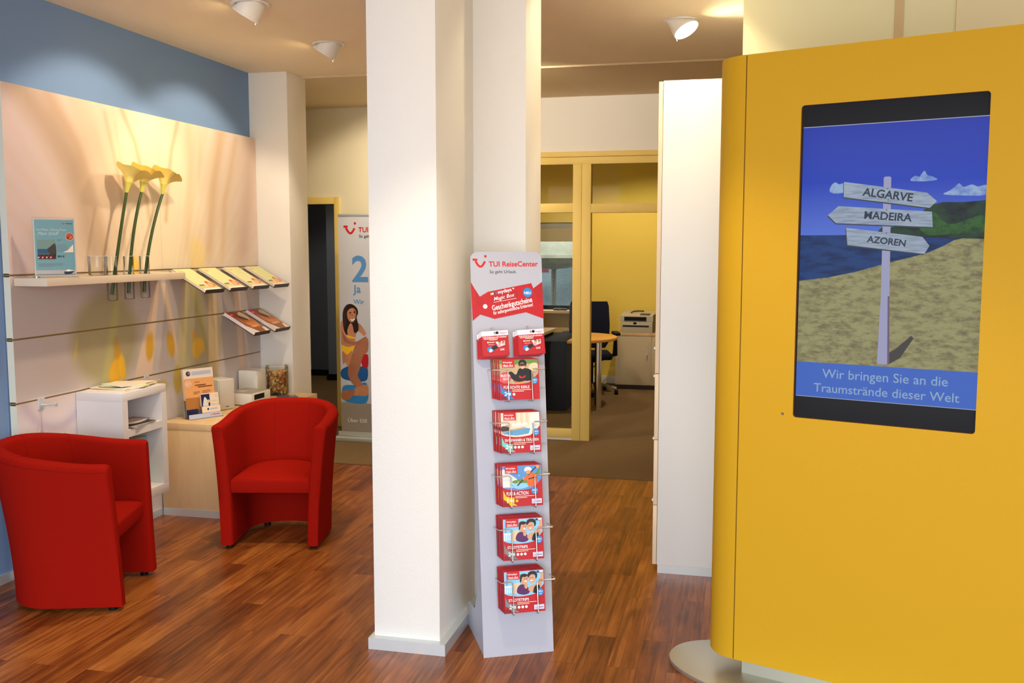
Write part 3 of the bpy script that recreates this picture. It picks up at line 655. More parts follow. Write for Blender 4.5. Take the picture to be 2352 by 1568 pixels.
def brochure_brown():
    t = thing('travel_brochure', 'x', 'brochure', group='brown brochures in the lower trays')
    w, L = .205, .275
    g = G(); g.box((0, 0, 0), (w, L, .022), I_PALE); g.build('pages', t)
    g = G(); g.box((-.001, -.001, .0222), (w + .001, L + .001, .0232), I_BROWN); g.box((w + .001, -.001, 0), (w + .002, L, .0232), ink('spine_rose', (240, 224, 224)))
    c = Canvas(g, (w, L, .0232), (-1, 0, 0), (0, -1, 0))
    c.blob([(.05, .10), (.15, .06), (.2, .10), (.2, .2), (.12, .17), (.06, .16)], I_OCH); c.blob([(.02, .12), (.10, .16), (.16, .20), (.12, .235), (.05, .20)], ink('brown_gold', (204, 120, 62))); c.blob([(.09, .17), (.15, .15), (.19, .20), (.18, .26), (.12, .24)], I_SAND); c.blob([(.06, .19), (.12, .15), (.15, .165), (.09, .23)], ink('deep_brown', (110, 58, 30)))
    c.poly([(0, 0), (.06, 0), (.03, .05), (0, .09)], I_PALE); c.poly([(.15, .0), (.205, .0), (.205, .05), (.17, .055)], I_PALE); c.rect(0, .205, .06, .265, I_RED); c.rect(.012, .232, .045, .24, I_PALE)
    c.lines(.05, .075, .11, 2, .012, .006, I_PALE); g.build('cover', t); return t
bg_ = bb_ = None
pos = ['leftmost', 'second from left', 'third from left', 'rightmost']
for i, y in enumerate((5.545, 5.86, 6.175, 6.49)):
    tr, lo = tray(y, 1.572, 'clear sloping brochure tray with shade-coloured lip in the upper row, ' + pos[i], True)
    mw = lo @ Matrix.Translation((.013, .008, .0005)); lab = 'pale green travel brochure in the upper row of trays, ' + pos[i]
    if bg_ is None: bg_ = brochure_green(); bg_.matrix_world = mw; bg_['label'] = lab
    else: dup(bg_, lab, mw=mw)
for i, y in enumerate((6.175, 6.49)):
    tr, lo = tray(y, 1.243, 'clear sloping brochure tray with shade-coloured lip in the lower row, ' + ('left one' if i == 0 else 'at the pillar'), False)
    mw = lo @ Matrix.Translation((.013, .008, .0005)); lab = 'brown and orange travel brochure in the lower row of trays, ' + ('left one' if i == 0 else 'at the pillar')
    if bb_ is None: bb_ = brochure_brown(); bb_.matrix_world = mw; bb_['label'] = lab
    else: dup(bb_, lab, mw=mw)

# ------------------------------------------------------------------ white cube shelf hung on the mural
X0, X1, Y0, Y1, Z0, Z1 = -3.598, -3.304, 4.621, 5.04, .262, .915
t = thing('cube_shelf', 'white open cube shelf with two compartments hung on the mural behind the left chair', 'shelf unit', (0, 0, 0))
g = G(); th = .046
g.box((X0, Y0, Z1 - th), (X1, Y1, Z1), M_CUBE, .0015); g.box((X0, Y0, Z0), (X1, Y1, Z0 + .058), M_CUBE, .0015)
g.box((X0, Y0, Z0 + .058), (X1, Y0 + .048, Z1 - th), M_CUBE); g.box((X0, Y1 - .048, Z0 + .058), (X1, Y1, Z1 - th), M_CUBE); g.build('carcass', t)
g = G(); g.box((X0, Y0 + .048, .661), (X1, Y1 - .048, .702), M_CUBE); g.build('shelf_board', t)
g = G(); g.box((X0, Y0 + .048, Z0 + .058), (X0 + .006, Y1 - .048, Z1 - th), M_CUBE); g.build('back_panel', t)
def magazine(x, y, z, rz, label, cover, group, th=.004, extra=None, size=(.21, .29)):
    t = thing('magazine', label, 'magazine', (x, y, z), rz, group)
    w, L = size
    g = G(); g.box((-w / 2, -L / 2, 0), (w / 2, L / 2, th), I_PALE); g.build('pages', t)
    g = G(); g.box((-w / 2 - .001, -L / 2, th), (w / 2 + .001, L / 2 + .001, th + .0008), cover); c = Canvas(g, (-w / 2, -L / 2, th + .0008), (1, 0, 0), (0, 1, 0))
    if extra: extra(c, w, L)
    g.build('cover', t)
def ex1(c, w, L): c.rect(.01, L - .05, w - .01, L - .02, I_LIME); c.blob([(.03, .03), (.17, .03), (.18, .16), (.1, .2), (.03, .14)], I_GRN); c.lines(.02, .225, .12, 3, .012, .005, I_GRY)
def ex2(c, w, L): c.rect(.01, .02, w - .01, .15, I_OCH); c.rect(.02, .17, .1, .25, I_ROSE); c.lines(.11, .24, .08, 4, .012, .004, I_GRY)
def ex3(c, w, L): c.blob([(.02, .05), (.1, .02), (.19, .1), (.15, .25), (.05, .2)], I_PALE); c.lines(.02, .27, .15, 2, .012, .005, I_ROSE)
gm = 'magazines spread on top of the cube shelf'
zt = Z1 + .0005
magazine(-3.455, 4.775, zt, R(4), 'pale magazine at the left of the spread on top of the white cube shelf', I_PAPER if False else I_MINT, gm, .004, ex2, (.25, .20))
magazine(-3.455, 4.815, zt + .0052, R(-9), 'green and white magazine in the middle of the spread on the cube shelf', I_MINT, gm, .004, ex1, (.25, .20))
magazine(-3.45, 4.90, zt + .0104, R(12), 'yellow green magazine at the right of the spread on the cube shelf', I_LIME, gm, .004, ex1, (.25, .20))
magazine(-3.46, 4.86, zt + .0156, R(-22), 'pink lettered magazine lying uppermost on the cube shelf', I_MINT, gm, .003, ex3, (.20, .16))
gm = 'dark magazines inside the cube shelf'
magazine(-3.425, 4.81, .7025, R(2), 'dark magazine lying lowest in the upper compartment of the cube shelf', I_BLK, gm, .004, ex2, (.24, .25))
magazine(-3.42, 4.82, .7077, R(8), 'black and cream magazine second in the pile inside the cube shelf', I_GRY, gm, .004, ex3, (.24, .22))
magazine(-3.42, 4.815, .7129, R(-5), 'black magazine topmost in the pile inside the cube shelf', I_BLK, gm, .004, ex3, (.23, .22))
g = G(); g.box((-3.585, 4.73, .3205), (-3.405, 4.985, .605), I_AQUA, .002); g.box((-3.586, 4.735, .325), (-3.41, 4.98, .6055), I_PALE)
tag(g.build('document_folder'), 'aqua blue folder standing in the lower compartment of the cube shelf', 'folder')

# ------------------------------------------------------------------ maple sideboard and what stands on it
t = thing('sideboard', 'long maple sideboard with grey plinth along the mural wall behind the right chair', 'sideboard', (0, 0, 0))
SX0, SX1, SY0, SY1, SZ = -3.585, -3.13, 5.39, 6.77, .605
g = G(); g.box((SX0, SY0, SZ - .042), (SX1, SY1, SZ), M_MAPLE, .0015); g.build('worktop', t)
g = G(); g.box((SX0 + .002, SY0 + .003, .048), (SX1 - .022, SY1 - .003, SZ - .0425), M_MAPLE, .001); g.build('carcass', t)
g = G(); g.box((SX0 + .004, SY0 + .0005, 0), (SX1 - .03, SY1 - .01, .048), M_ALU); g.build('plinth', t)
for i in range(3):
    a = SY0 + .004 + i * .458; g = G(); g.box((SX1 - .0215, a, .052), (SX1 - .004, a + .454, SZ - .046), M_MAPLE, .001); d = g.build('door', t)
    g = G(); g.tube([(SX1 - .004, a + .40, .40), (SX1 + .022, a + .40, .40), (SX1 + .022, a + .40, .52), (SX1 - .004, a + .40, .52)], .004, M_ALU); g.build('handle', d)
zt = SZ + .0005
# leaflet stand
t = thing('leaflet_holder', 'clear acrylic holder with orange leaflets and a card pocket on the sideboard', 'leaflet holder', (-3.42, 5.628, zt), R(61.4))
def lean(x, y, z): return (x, y + z * .13, z)
g = G(); Ml = Matrix.Shear('XY', 4, (0, 0)) if False else Matrix(((1, 0, 0, 0), (0, 1, .13, 0), (0, 0, 1, 0), (0, 0, 0, 1))); g.M = Ml
g.box((-.118, .030, 0), (.118, .033, .30), M_ACRYL); g.box((-.118, -.004, 0), (.118, -.001, .055), M_ACRYL); g.box((-.118, -.004, 0), (-.115, .033, .12), M_ACRYL); g.box((.115, -.004, 0), (.118, .033, .12), M_ACRYL); g.box((-.118, -.06, 0), (.118, .033, .003), M_ACRYL)
g.box((-.02, -.03, 0), (.118, -.027, .075), M_ACRYL); g.box((-.02, -.03, 0), (-.017, -.001, .075), M_ACRYL); g.build('acrylic_holder', t)
g = G(); g.M = Ml; g.box((-.110, .004, .004), (.105, .028, .318), I_PALE); c = Canvas(g, (-.110, .0038, .004), (1, 0, 0), (0, 0, 1))
c.rect(0, .0, .215, .318, ink('leaflet_orange', (238, 172, 112))); c.rect(0, .255, .215, .318, ink('leaflet_cream', (240, 222, 204))); c.rect(0, .03, .215, .13, ink('leaflet_brown', (184, 124, 64))); c.rect(0, .0, .215, .05, ink('leaflet_dark', (88, 56, 40))); c.rect(0, 0, .08, .055, I_NAVY)
c.circ(.035, .288, .016, I_NAVY); c.circ(.04, .29, .009, I_GRY); c.rect(.06, .276, .20, .300, ink('leaflet_blue', (186, 196, 214))); c.circ(.03, .222, .022, I_WHT); c.circ(.03, .222, .020, ink('leaflet_orange2', (240, 180, 124)))
c.lines(.012, .228, .034, 3, .008, .0022, I_WHT); c.lines(.075, .228, .06, 1, .01, .003, I_BROWN); c.rect(.075, .206, .155, .212, ink('dkbrown', (120, 60, 24))); c.rect(.095, .194, .20, .200, ink('dkbrown', (120, 60, 24)))
c.lines(.06, .165, .045, 3, .007, .002, I_BROWN); c.lines(.125, .168, .06, 3, .007, .002, I_BROWN); g.build('leaflets', t)
g = G(); g.M = Ml; g.box((-.015, -.025, .004), (.112, -.006, .155), I_PALE); c = Canvas(g, (-.015, -.0252, .004), (1, 0, 0), (0, 0, 1)); c.rect(.0, .062, .062, .148, I_NAVY); c.blob([(.012, .07), (.048, .07), (.042, .11), (.026, .13), (.014, .1)], I_MINT); c.circ(.05, .10, .011, I_SAND); c.rect(.105, .125, .12, .14, I_GRY); c.rect(.106, .126, .119, .139, I_PALE); c.lines(.072, .10, .04, 2, .02, .0012, I_GRY)
g.build('postcards', t)
g = G(); g.M = Ml; g.box((-.117, -.0325, .001), (.117, -.0305, .03), ink('label_lilac', (196, 204, 226))); c = Canvas(g, (-.117, -.0326, .001), (1, 0, 0), (0, 0, 1)); c.smile(.15, .010, .014, I_LOGO); c.rect(.168, .012, .225, .019, I_ROSE)
c2 = Canvas(g, (-.02, -.0310, .032), (1, 0, 0), (0, 0, 1)); c2.rect(0, 0, .135, .042, I_PALE); c2.circ(.045, .022, .007, I_NAVY); c2.rect(.058, .016, .115, .027, ink('leaflet_blue', (186, 196, 214))); g.build('label_strip', t)
# loudspeakers
def speaker(loc, rz, label):
    t = thing('bookshelf_speaker', label, 'loudspeaker', loc, rz, 'small white bookshelf speakers')
    g = G(); g.box((-.064, -.075, 0), (.064, .075, .212), M_WPL, .004, 3); g.build('cabinet', t)
    g = G(); g.box((-.061, -.083, .003), (.061, -.0755, .209), M_GREY, .004, 2); c = Canvas(g, (-.061, -.0832, .003), (1, 0, 0), (0, 0, 1)); c.rect(.048, .018, .074, .023, I_BLK); g.build('grille', t)
    return t
s1 = speaker((-3.49, 5.965, zt), R(66), 'white bookshelf speaker with beige grille beside the leaflet holder')
dup(s1, 'white bookshelf speaker between the stereo and the candy jar', (-3.507, 6.455, zt), (0, 0, R(90)))
t = thing('stereo_receiver', 'white compact stereo receiver with black display on the sideboard', 'stereo', (-3.415, 6.228, zt), R(86))
g = G(); g.box((-.125, -.105, .006), (.125, .105, .088), M_WPL, .004, 2); g.box((-.123, -.10, .0882), (.123, .10, .0895), mat('grey_top', (168, 160, 146), .4)); g.lathe([(.001, .0896), (.028, .0896), (.03, .0900)], M_GREY, 20, (-.02, .03, 0)); g.build('housing', t)
g = G(); g.box((-.09, -.1066, .040), (.04, -.1052, .076), M_BLACK); g.build('display', t)
g = G(); g.box((-.10, -.1064, .028), (.09, -.1052, .031), M_GREY); g.build('disc_slot', t)
for x in (-.095, -.07, -.045): 
    g = G(); g.lathe([(.0032, 0), (.0032, .002)], M_DKBROWN, 12); g.v = [(v[0] + x, -.1052 - v[2], v[1] + .017) for v in g.v]; g.build('button', t)
for x, y in ((-.1, -.08), (.1, -.08), (-.1, .08), (.1, .08)):
    g = G(); g.lathe([(.012, 0), (.012, .0065)], M_BLACK, 12, (x, y, 0)); g.build('foot', t)
JX, JY = -3.405, 6.655
t = thing('glass_jar', 'cylindrical clear glass jar full of wrapped sweets at the far end of the sideboard', 'jar', (JX, JY, zt))
g = G(); vases_glass(g, .085, 0, .222, (0, 0, 0), .003, .006); g.build('glass_body', t)
SWC = [mat('sweet_%d' % i, c, .3, .5) for i, c in enumerate([(224, 176, 84), (204, 124, 76), (240, 206, 110), (186, 112, 70), (226, 190, 132), (232, 150, 80), (244, 220, 150)])]
g = G(); rnd = random.Random(3)
for i in range(330):
    a = rnd.random() * 6.283; rr = math.sqrt(rnd.random()) * .066; zc = .018 + .158 * rnd.random()
    if i < 170: rr = .060 + .006 * rnd.random()
    Mx = Matrix.Translation((rr * math.cos(a), rr * math.sin(a), zc)) @ Matrix.Rotation(rnd.random() * 6, 4, 'Z') @ Matrix.Rotation(rnd.random() * 3, 4, 'Y'); g.M = Mx
    m_ = rnd.choice(SWC); g.lathe([(.0005, -.010), (.007, -.007), (.0095, 0), (.007, .007), (.0005, .010)], m_, 7, caps=False); g.lathe([(.001, .009), (.006, .0145)], m_, 6, caps=False); g.lathe([(.006, -.0145), (.001, -.009)], m_, 6, caps=False)
g.M = Matrix()
o = g.build('wrapped_sweets', loc=(JX, JY, zt)); tag(o, 'heap of orange and gold wrapped sweets inside the glass jar', 'sweets', kind='stuff')
for i, (dz, rz) in enumerate(((0, 20), (.0085, 34))):
    t = thing('disc_case', ['clear disc case lying under another in front of the candy jar', 'blue disc case lying on top of another in front of the candy jar'][i], 'disc case', (-3.235 - .01 * i, 6.49, zt + dz), R(rz), 'disc cases on the sideboard')
    g = G(); g.box((-.071, -.062, 0), (.071, .062, .008), M_ACRYL, .001); g.build('case', t)
    g = G(); g.box((-.068, -.06, .001), (.068, .06, .0068), ink('disc_blue', (84, 120, 156)) if i else I_MINT); g.build('inlay', t)

# ------------------------------------------------------------------ roll-up banner (only what shows beside the column)
t = thing('roll_up_banner', 'tall grey roll-up banner with beach photograph standing by the dark doorway', 'banner', (-3.44, 7.946, 0))
BW = .85
g = G(); g.box((-.03, -.01, .035), (BW, .012, .075), M_ALU, .004); g.box((-.05, -.09, .0), (BW + .02, .09, .034), M_ALU, .006); g.build('base_cassette', t)
g = G(); g.box((0, -.012, 2.0), (BW, .006, 2.018), M_ALU, .003); g.build('top_rail', t)
g = G(); g.tube([(BW / 2, .03, .03), (BW / 2, .012, 2.0)], .008, M_ALU); g.build('support_pole', t)
g = G(); g.box((.0, -.004, .07), (BW, -.003, 2.0), ink('banner_grey', (198, 200, 208))); c = Canvas(g, (0, -.0042, 0), (1, 0, 0), (0, 0, 1), .00008)
def bp(zx, zy):
    px = 680 + zx / 2.4137; py = 430 + zy / 2.4137
    return (.053 + (px - 790) * .00411 - (py - 520) * .00007, 1.908 - (py - 520) * .00389)
c.poly([(0, .07), (BW, .07), (BW, .35), (.5, .36), (.3, .33), (.15, .36), (0, .34)], ink('beach_grey', (156, 148, 140)))
def bl(pts, m, k=5): c.blob([bp(*p) for p in pts], m, k)
I_BSK = mat('ink_tan_skin', (196, 134, 98), .4, .4, var=.14, vscale=9); I_BSK2 = mat('ink_tan_skin_deep', (170, 110, 80), .4, .4, var=.18, vscale=7); I_BHA = ink('black_hair', (34, 20, 20))
bl([(262, 1100), (330, 1090), (395, 1080), (395, 1185), (300, 1190), (262, 1165)], I_BLU); bl([(252, 1010), (300, 985), (345, 990), (395, 985), (395, 1060), (330, 1070), (258, 1055)], ink('banner_blue', (24, 88, 152)))
bl([(365, 930), (400, 920), (400, 990), (370, 985)], I_RED)
bl([(250, 740), (275, 735), (320, 760), (345, 745), (372, 770), (390, 805), (375, 815), (345, 790), (330, 830), (325, 880), (260, 885), (248, 800)], I_BSK)
bl([(262, 680), (280, 648), (310, 642), (338, 662), (346, 690), (338, 715), (348, 760), (345, 790), (325, 800), (315, 760), (300, 750), (285, 790), (290, 820), (268, 790), (260, 730)], I_BHA)
bl([(284, 690), (296, 670), (318, 664), (334, 680), (334, 712), (322, 738), (304, 742), (288, 722)], I_BSK)
bl([(320, 664), (334, 680), (334, 712), (322, 738), (316, 735), (326, 710), (322, 684)], I_BSK2); bl([(262, 690), (270, 660), (285, 650), (276, 690), (280, 740), (268, 780)], ink('brown_hair', (58, 36, 32))); bl([(302, 724), (314, 727), (328, 719), (323, 730), (311, 734)], I_WHT); c.blob([bp(*p) for p in [(296, 690), (306, 686), (308, 691), (298, 694)]], I_BHA, 3); c.blob([bp(*p) for p in [(320, 684), (330, 682), (331, 688), (322, 690)]], I_BHA, 3); bl([(312, 694), (318, 706), (312, 710), (308, 704)], I_BSK2, 3)
bl([(252, 870), (290, 880), (326, 872), (318, 895), (285, 922), (262, 905)], I_YEL); bl([(282, 812), (310, 822), (330, 826), (330, 832), (290, 828)], I_YEL)
bl([(258, 905), (285, 922), (312, 900), (310, 950), (290, 990), (275, 965), (262, 975)], I_BSK); bl([(258, 790), (280, 830), (330, 850), (385, 820), (390, 835), (330, 866), (270, 850)], I_BSK2)
bl([(330, 870), (360, 845), (400, 830), (400, 900), (375, 925), (355, 1000), (345, 1040), (375, 1085), (388, 1090), (380, 1110), (340, 1105), (300, 1060), (290, 1010), (310, 930)], I_BSK2)
bl([(330, 1110), (360, 1095), (400, 1090), (400, 1145), (350, 1150), (318, 1145)], I_BSK); bl([(256, 1130), (300, 1120), (330, 1125), (300, 1170), (258, 1172)], I_BSK2)
x, y = bp(265, 258); c.smile(x, y, .118, I_LOGO)
x, y = bp(347, 248); c.text('TUI', x, y, I_LOGO, height=.044, bold=.02); x, y = bp(351, 278); c.text('So geht Urlaub.', x, y, I_BLK, height=.034, bold=.004)
x, y = bp(313, 515); c.text('2', x, y, ink('banner_text_blue', (84, 142, 200)), height=.232, bold=.022); x, y = bp(318, 578); c.text('Ja', x, y, ink('banner_text_blue', (84, 142, 200)), height=.092, bold=.010); x, y = bp(321, 641); c.text('Wir', x, y, ink('banner_text_blue', (84, 142, 200)), height=.042, bold=.006)
x, y = bp(290, 1300); c.text('Über 550', x, y, I_WHT, height=.042, bold=.006)
g.build('printed_panel', t)

# ------------------------------------------------------------------ display stand with voucher booklets
sb = Vector((-1.004, 3.758, 0)); su = Vector((.275, .136, 0)).normalized(); snh = Vector((su.y, -su.x, 0))
sv = Vector((-snh.x * .294, -snh.y * .294, 1.70)).normalized(); sn = su.cross(sv)
SM = Matrix(((su.x, sv.x, sn.x, sb.x), (su.y, sv.y, sn.y, sb.y), (su.z, sv.z, sn.z, sb.z), (0, 0, 0, 1)))   # board frame: x across, y up the board, z out of it
st = thing('display_stand', 'tall silver cardboard display stand with gift voucher booklets beside the white column', 'display stand'); st.matrix_world = SM
BWD, BL = .307, 1.728
def edge_l(v): return .0035 * v / 1.7
def edge_r(v): return .306 + .0175 * v / 1.7
pts = [(0, .0), (.306, 0), (edge_r(1.69), 1.685)] + [(edge_r(1.7) - .034 + .034 * math.cos(R(a)), 1.694 + .034 * math.sin(R(a))) for a in range(0, 91, 10)] + [(edge_l(1.7) + .034 - .034 * math.cos(R(a)), 1.694 + .034 * math.sin(R(a))) for a in range(90, -1, -10)]
g = G(); g.prism(pts, -.004, 0, M_STAND)
c = Canvas(g, (0, 0, 0), (1, 0, 0), (0, 1, 0))
c.smile(.014, 1.660, .062, I_LOGO); c.text('TUI ReiseCenter', .085, 1.6635, I_LOGO, width=.221, bold=.022); c.text('So geht Urlaub.', .088, 1.634, I_BLK, width=.119, bold=.002)
c.poly([(.002, 1.597), (.034, 1.538), (.055, 1.505), (.062, 1.487), (.055, 1.474), (.039, 1.454), (.005, 1.427)], I_RED)
c.poly([(.019, 1.566), (.040, 1.532), (.060, 1.50), (.058, 1.488), (.024, 1.490)], ink('red_shade', (176, 22, 32)))
c.poly([(.323, 1.431), (.243, 1.461), (.285, 1.50), (.281, 1.566), (.322, 1.595)], I_RED); c.poly([(.300, 1.505), (.288, 1.540), (.281, 1.566), (.322, 1.595), (.322, 1.507)], ink('red_shade', (176, 22, 32)))
c.poly([(.040, 1.532), (.077, 1.553), (.272, 1.589), (.282, 1.562), (.304, 1.478), (.243, 1.461), (.102, 1.434), (.039, 1.454), (.060, 1.488)], I_RED)
c.circ(.062, 1.489, .010, I_MINT); a_ = R(11.5)
c.poly([(.094, 1.520), (.085, 1.535), (.205, 1.558), (.212, 1.532), (.098, 1.502)], ink('red_shade', (176, 22, 32)))
for i, m_ in enumerate((I_YEL, I_WHT, I_TEAL, I_BLK, I_BLU)): c.poly([(.088 + i * .0056, 1.5375 + i * .0011), (.0925 + i * .0056, 1.5385 + i * .0011), (.0915 + i * .0056, 1.5475 + i * .0011), (.087 + i * .0056, 1.5465 + i * .0011)], m_)
c.text('mydays', .122, 1.5430, I_WHT, width=.062, bold=.016, a=a_); c.circ(.190, 1.566, .0035, I_WHT, 12)
c.text('Magic Box', .102, 1.513, I_WHT, width=.096, a=a_, shear=.35, bold=.004); c.ribbon([(.100, 1.506), (.202, 1.523)], .0016, I_WHT)
c.circ(.253, 1.548, .0215, ink('neu_blue', (40, 100, 180))); c.circ(.253, 1.548, .0198, I_BLU); c.text('NEU', .2535, 1.5405, I_WHT, width=.030, bold=.022, align='CENTER')
c.text('Geschenkgutscheine', .094, 1.470, I_WHT, width=.184, bold=.016, a=a_, height=.031); c.text('für außergewöhnliche Erlebnisse!', .098, 1.452, I_WHT, width=.182, bold=.010, a=a_, height=.0195)
g.build('front_board', st)
for nm, xx, sgn in (('side', 0, 1), ('side', .306, -1)):
    # side wing in world-vertical plane: narrow up the back, widening to a foot
    inv = SM.inverted(); wpts = []
    e = (lambda v: edge_l(v) + .004) if sgn > 0 else (lambda v: edge_r(v) - .004)
    prof = [(0, 0), (.38, 0), (.388, .06), (.375, .10), (.34, .115), (.20, .13), (.13, .22), (.11, .40), (.10, .9), (.075, 1.3), (.0, 1.62)]
    def wp(back, z, xoff):
        # point 'back' behind the board at world height z
        v = z / sv.z; p = sb + su * (e(v) + xoff) + Vector((sv.x, sv.y, 0)) * v
        if z < .2: p = sb + su * (e(0) + xoff) + Vector((sv.x, sv.y, 0)) * v * 1.0
        p = p - snh * (back * (1 if z > .2 else 1)); p.z = z
        return inv @ p
    A = [wp(b_, z_, 0) for b_, z_ in prof]; B = [wp(b_, z_, .003 * sgn) for b_, z_ in prof]
    fr = [wp(.006, z_, 0) for z_ in (1.2, .8, .4, .1)]; 
    g = G(); n_ = len(A); 
    A[0] = wp(.006, 0, 0); B[0] = wp(.006, 0, .003 * sgn)
    g.raw(A + B, [list(range(n_)), list(range(n_, 2 * n_))[::-1]] + [[i, (i + 1) % n_, n_ + (i + 1) % n_, n_ + i] for i in range(n_)], M_STAND); g.build('side_wing', st)
# wire racks and booklets
KIND = ['kerle', 'wellness', 'action', 'city', 'city']
BV = [1.0805, .856, .632, .411, .195]; BU = [.098, .094, .090, .083, .078]; RZ = [.068, .072, .080, .090, .095]
BWID, BHGT, BTH = .174, .172, .0115
def cover(kind):
    t = thing('voucher_booklet', 'x', 'booklet')
    g = G(); g.box((0, 0, 0), (BWID, BHGT, BTH - .001), I_PALE); g.build('pages', t)
    g = G(); g.box((-.0008, -.0008, BTH - .001), (BWID + .0008, BHGT + .0008, BTH), I_RED); g.box((-.0008, -.0008, 0), (0, BHGT + .0008, BTH), I_DRED)
    g.box((0, BHGT, 0), (BWID * .38, BHGT + .0008, BTH), I_RED); g.box((BWID * .38, BHGT, 0), (BWID, BHGT + .0008, BTH), I_DRED)
    w, h = BWID, BHGT; c = Canvas(g, (0, 0, BTH), (1, 0, 0), (0, 1, 0), .00010); c.clip = (.002, w - .002, .002, h - .002)
    def photo_area(m):
        arc = [(w * (i / 12), h * (.475 - .09 * math.sin(math.pi * (i / 12) ** .8) + .17 * max(0, i / 12 - .75) / .25)) for i in range(13)]
        c.poly(arc + [(w - .002, h - .003), (.003, h - .003)], m)
    X = lambda f: f * w; Y = lambda f: f * h
    P = lambda l: [(X(a), Y(b)) for a, b in l]
    if kind == 'kerle':
        photo_area(I_TAN); c.blob(P([(.0, .9), (.3, .85), (.6, .9), (1, .86), (.99, .98), (.02, .98)]), I_GRN); c.blob(P([(.75, .75), (.9, .7), (.98, .8), (.95, .9), (.8, .88)]), I_SAND)
        c.blob(P([(.18, .62), (.3, .70), (.42, .62), (.5, .76), (.62, .78), (.78, .74), (.85, .62), (.82, .48), (.62, .45), (.40, .42), (.34, .5)]), I_BLK); c.blob(P([(.50, .60), (.58, .56), (.66, .60), (.64, .54), (.52, .53)]), I_LOGO); c.blob(P([(.36, .47), (.5, .44), (.66, .47), (.6, .43), (.42, .42)]), I_ORG)
        c.circ(X(.595), Y(.885), X(.105), I_BLK, ry=Y(.11)); c.circ(X(.59), Y(.835), X(.075), I_SKIN, ry=Y(.08)); c.blob(P([(.5, .87), (.59, .9), (.69, .88), (.67, .84), (.52, .83)]), I_SMK); c.blob(P([(.55, .80), (.59, .79), (.64, .80), (.6, .775)]), I_WHT)
        c.circ(X(.15), Y(.55), X(.14), I_ROSE); c.text('MUSTER', X(.04), Y(.57), I_WHT, width=X(.23), height=Y(.06), bold=.01); c.text('BOX', X(.10), Y(.49), I_WHT, width=X(.12), height=Y(.06), bold=.01)
        title = 'FÜR ECHTE KERLE'; tri = I_BLU; num = '2'; nx = .88; ny = .46
    elif kind == 'wellness':
        photo_area(I_PALE)
        for i in range(4): c.rect(X(.36 + .14 * i), Y(.70), X(.43 + .14 * i), Y(.97), ink('curtain', (226, 206, 172)))
        c.poly(P([(.72, .5), (.78, .98), (.98, .98), (.98, .68), (.85, .55)]), I_MINT); c.poly(P([(.02, .50), (.65, .60), (.75, .58), (.7, .46), (.4, .42), (.1, .46)]), I_WATER); c.poly(P([(.02, .54), (.6, .63), (.64, .60), (.02, .50)]), I_TAN)
        for i in range(5): c.poly(P([(.28 + .08 * i, .66 + .006 * i), (.33 + .08 * i, .74), (.36 + .08 * i, .73), (.34 + .08 * i, .65 + .006 * i)]), I_WHT)
        c.circ(X(.16), Y(.66), X(.035), I_TAN); c.blob(P([(.02, .64), (.1, .66), (.22, .62), (.2, .55), (.02, .54)]), I_SMK)
        title = 'ENTSPANNEN & TRÄUMEN'; tri = I_TEAL; num = '2'; nx = .88; ny = .49
    elif kind == 'action':
        photo_area(ink('action_blue', (92, 148, 208))); c.blob(P([(.02, .9), (.15, .82), (.3, .72), (.42, .60), (.40, .46), (.1, .47), (.02, .5)]), I_MINT); c.blob(P([(.28, .62), (.5, .66), (.7, .6), (.68, .54), (.3, .56)]), I_GRN); c.blob(P([(.2, .52), (.4, .56), (.66, .54), (.64, .46), (.4, .42)]), I_SKY)
        c.blob(P([(.62, .60), (.66, .76), (.74, .80), (.84, .76), (.88, .62), (.84, .48), (.66, .48)]), I_ORG); c.poly(P([(.66, .66), (.86, .70), (.86, .675), (.66, .635)]), I_HAIR); c.blob(P([(.83, .76), (.90, .86), (.93, .97), (.97, .95), (.95, .84), (.9, .74)]), I_GRN)
        c.ribbon(P([(.38, .50), (.62, .72), (.88, .95)]), X(.03), I_SMK); c.circ(X(.90), Y(.94), X(.04), I_SKIN); c.circ(X(.56), Y(.66), X(.04), I_SKIN); c.blob(P([(.66, .70), (.58, .62), (.54, .66), (.64, .76)]), I_ORG)
        c.circ(X(.66), Y(.845), X(.065), I_SKIN, ry=Y(.075)); c.blob(P([(.57, .84), (.58, .92), (.66, .95), (.74, .91), (.735, .85), (.66, .87)]), I_WHT)
        for i in range(14): c.circ(X(.05 + .4 * ((i * 37) % 17) / 17), Y(.52 + .42 * ((i * 29) % 13) / 13), X(.012), I_WHT, 8)
        title = 'FUN & ACTION'; tri = I_YEL; num = '1'; nx = .80; ny = .36
    else:
        photo_area(I_SKY)
        for i in range(5): c.rect(X(.03 + .045 * i), Y(.48), X(.05 + .045 * i), Y(.66), I_WHT)
        c.rect(X(.02), Y(.62), X(.26), Y(.65), I_WHT); c.poly(P([(.22, .46), (.22, .70), (.40, .72), (.40, .45)]), I_SAND); c.rect(X(.06), Y(.66), X(.09), Y(.93), ink('post_blue', (120, 160, 190)))
        c.blob(P([(.32, .48), (.35, .62), (.46, .67), (.60, .58), (.62, .46), (.48, .42)]), I_PURP); c.blob(P([(.60, .52), (.66, .62), (.80, .66), (.90, .80), (.93, .95), (.98, .94), (.97, .75), (.9, .58), (.78, .46)]), I_SKIN); c.blob(P([(.72, .45), (.76, .60), (.88, .62), (.86, .47)]), I_BLK)
        c.circ(X(.51), Y(.77), X(.085), I_SKIN, ry=Y(.11), a=-.35); c.blob(P([(.40, .80), (.42, .90), (.52, .92), (.60, .88), (.53, .84), (.46, .84), (.43, .74), (.40, .72)]), I_HAIR); c.circ(X(.69), Y(.79), X(.085), I_SKIN, ry=Y(.11), a=.3)
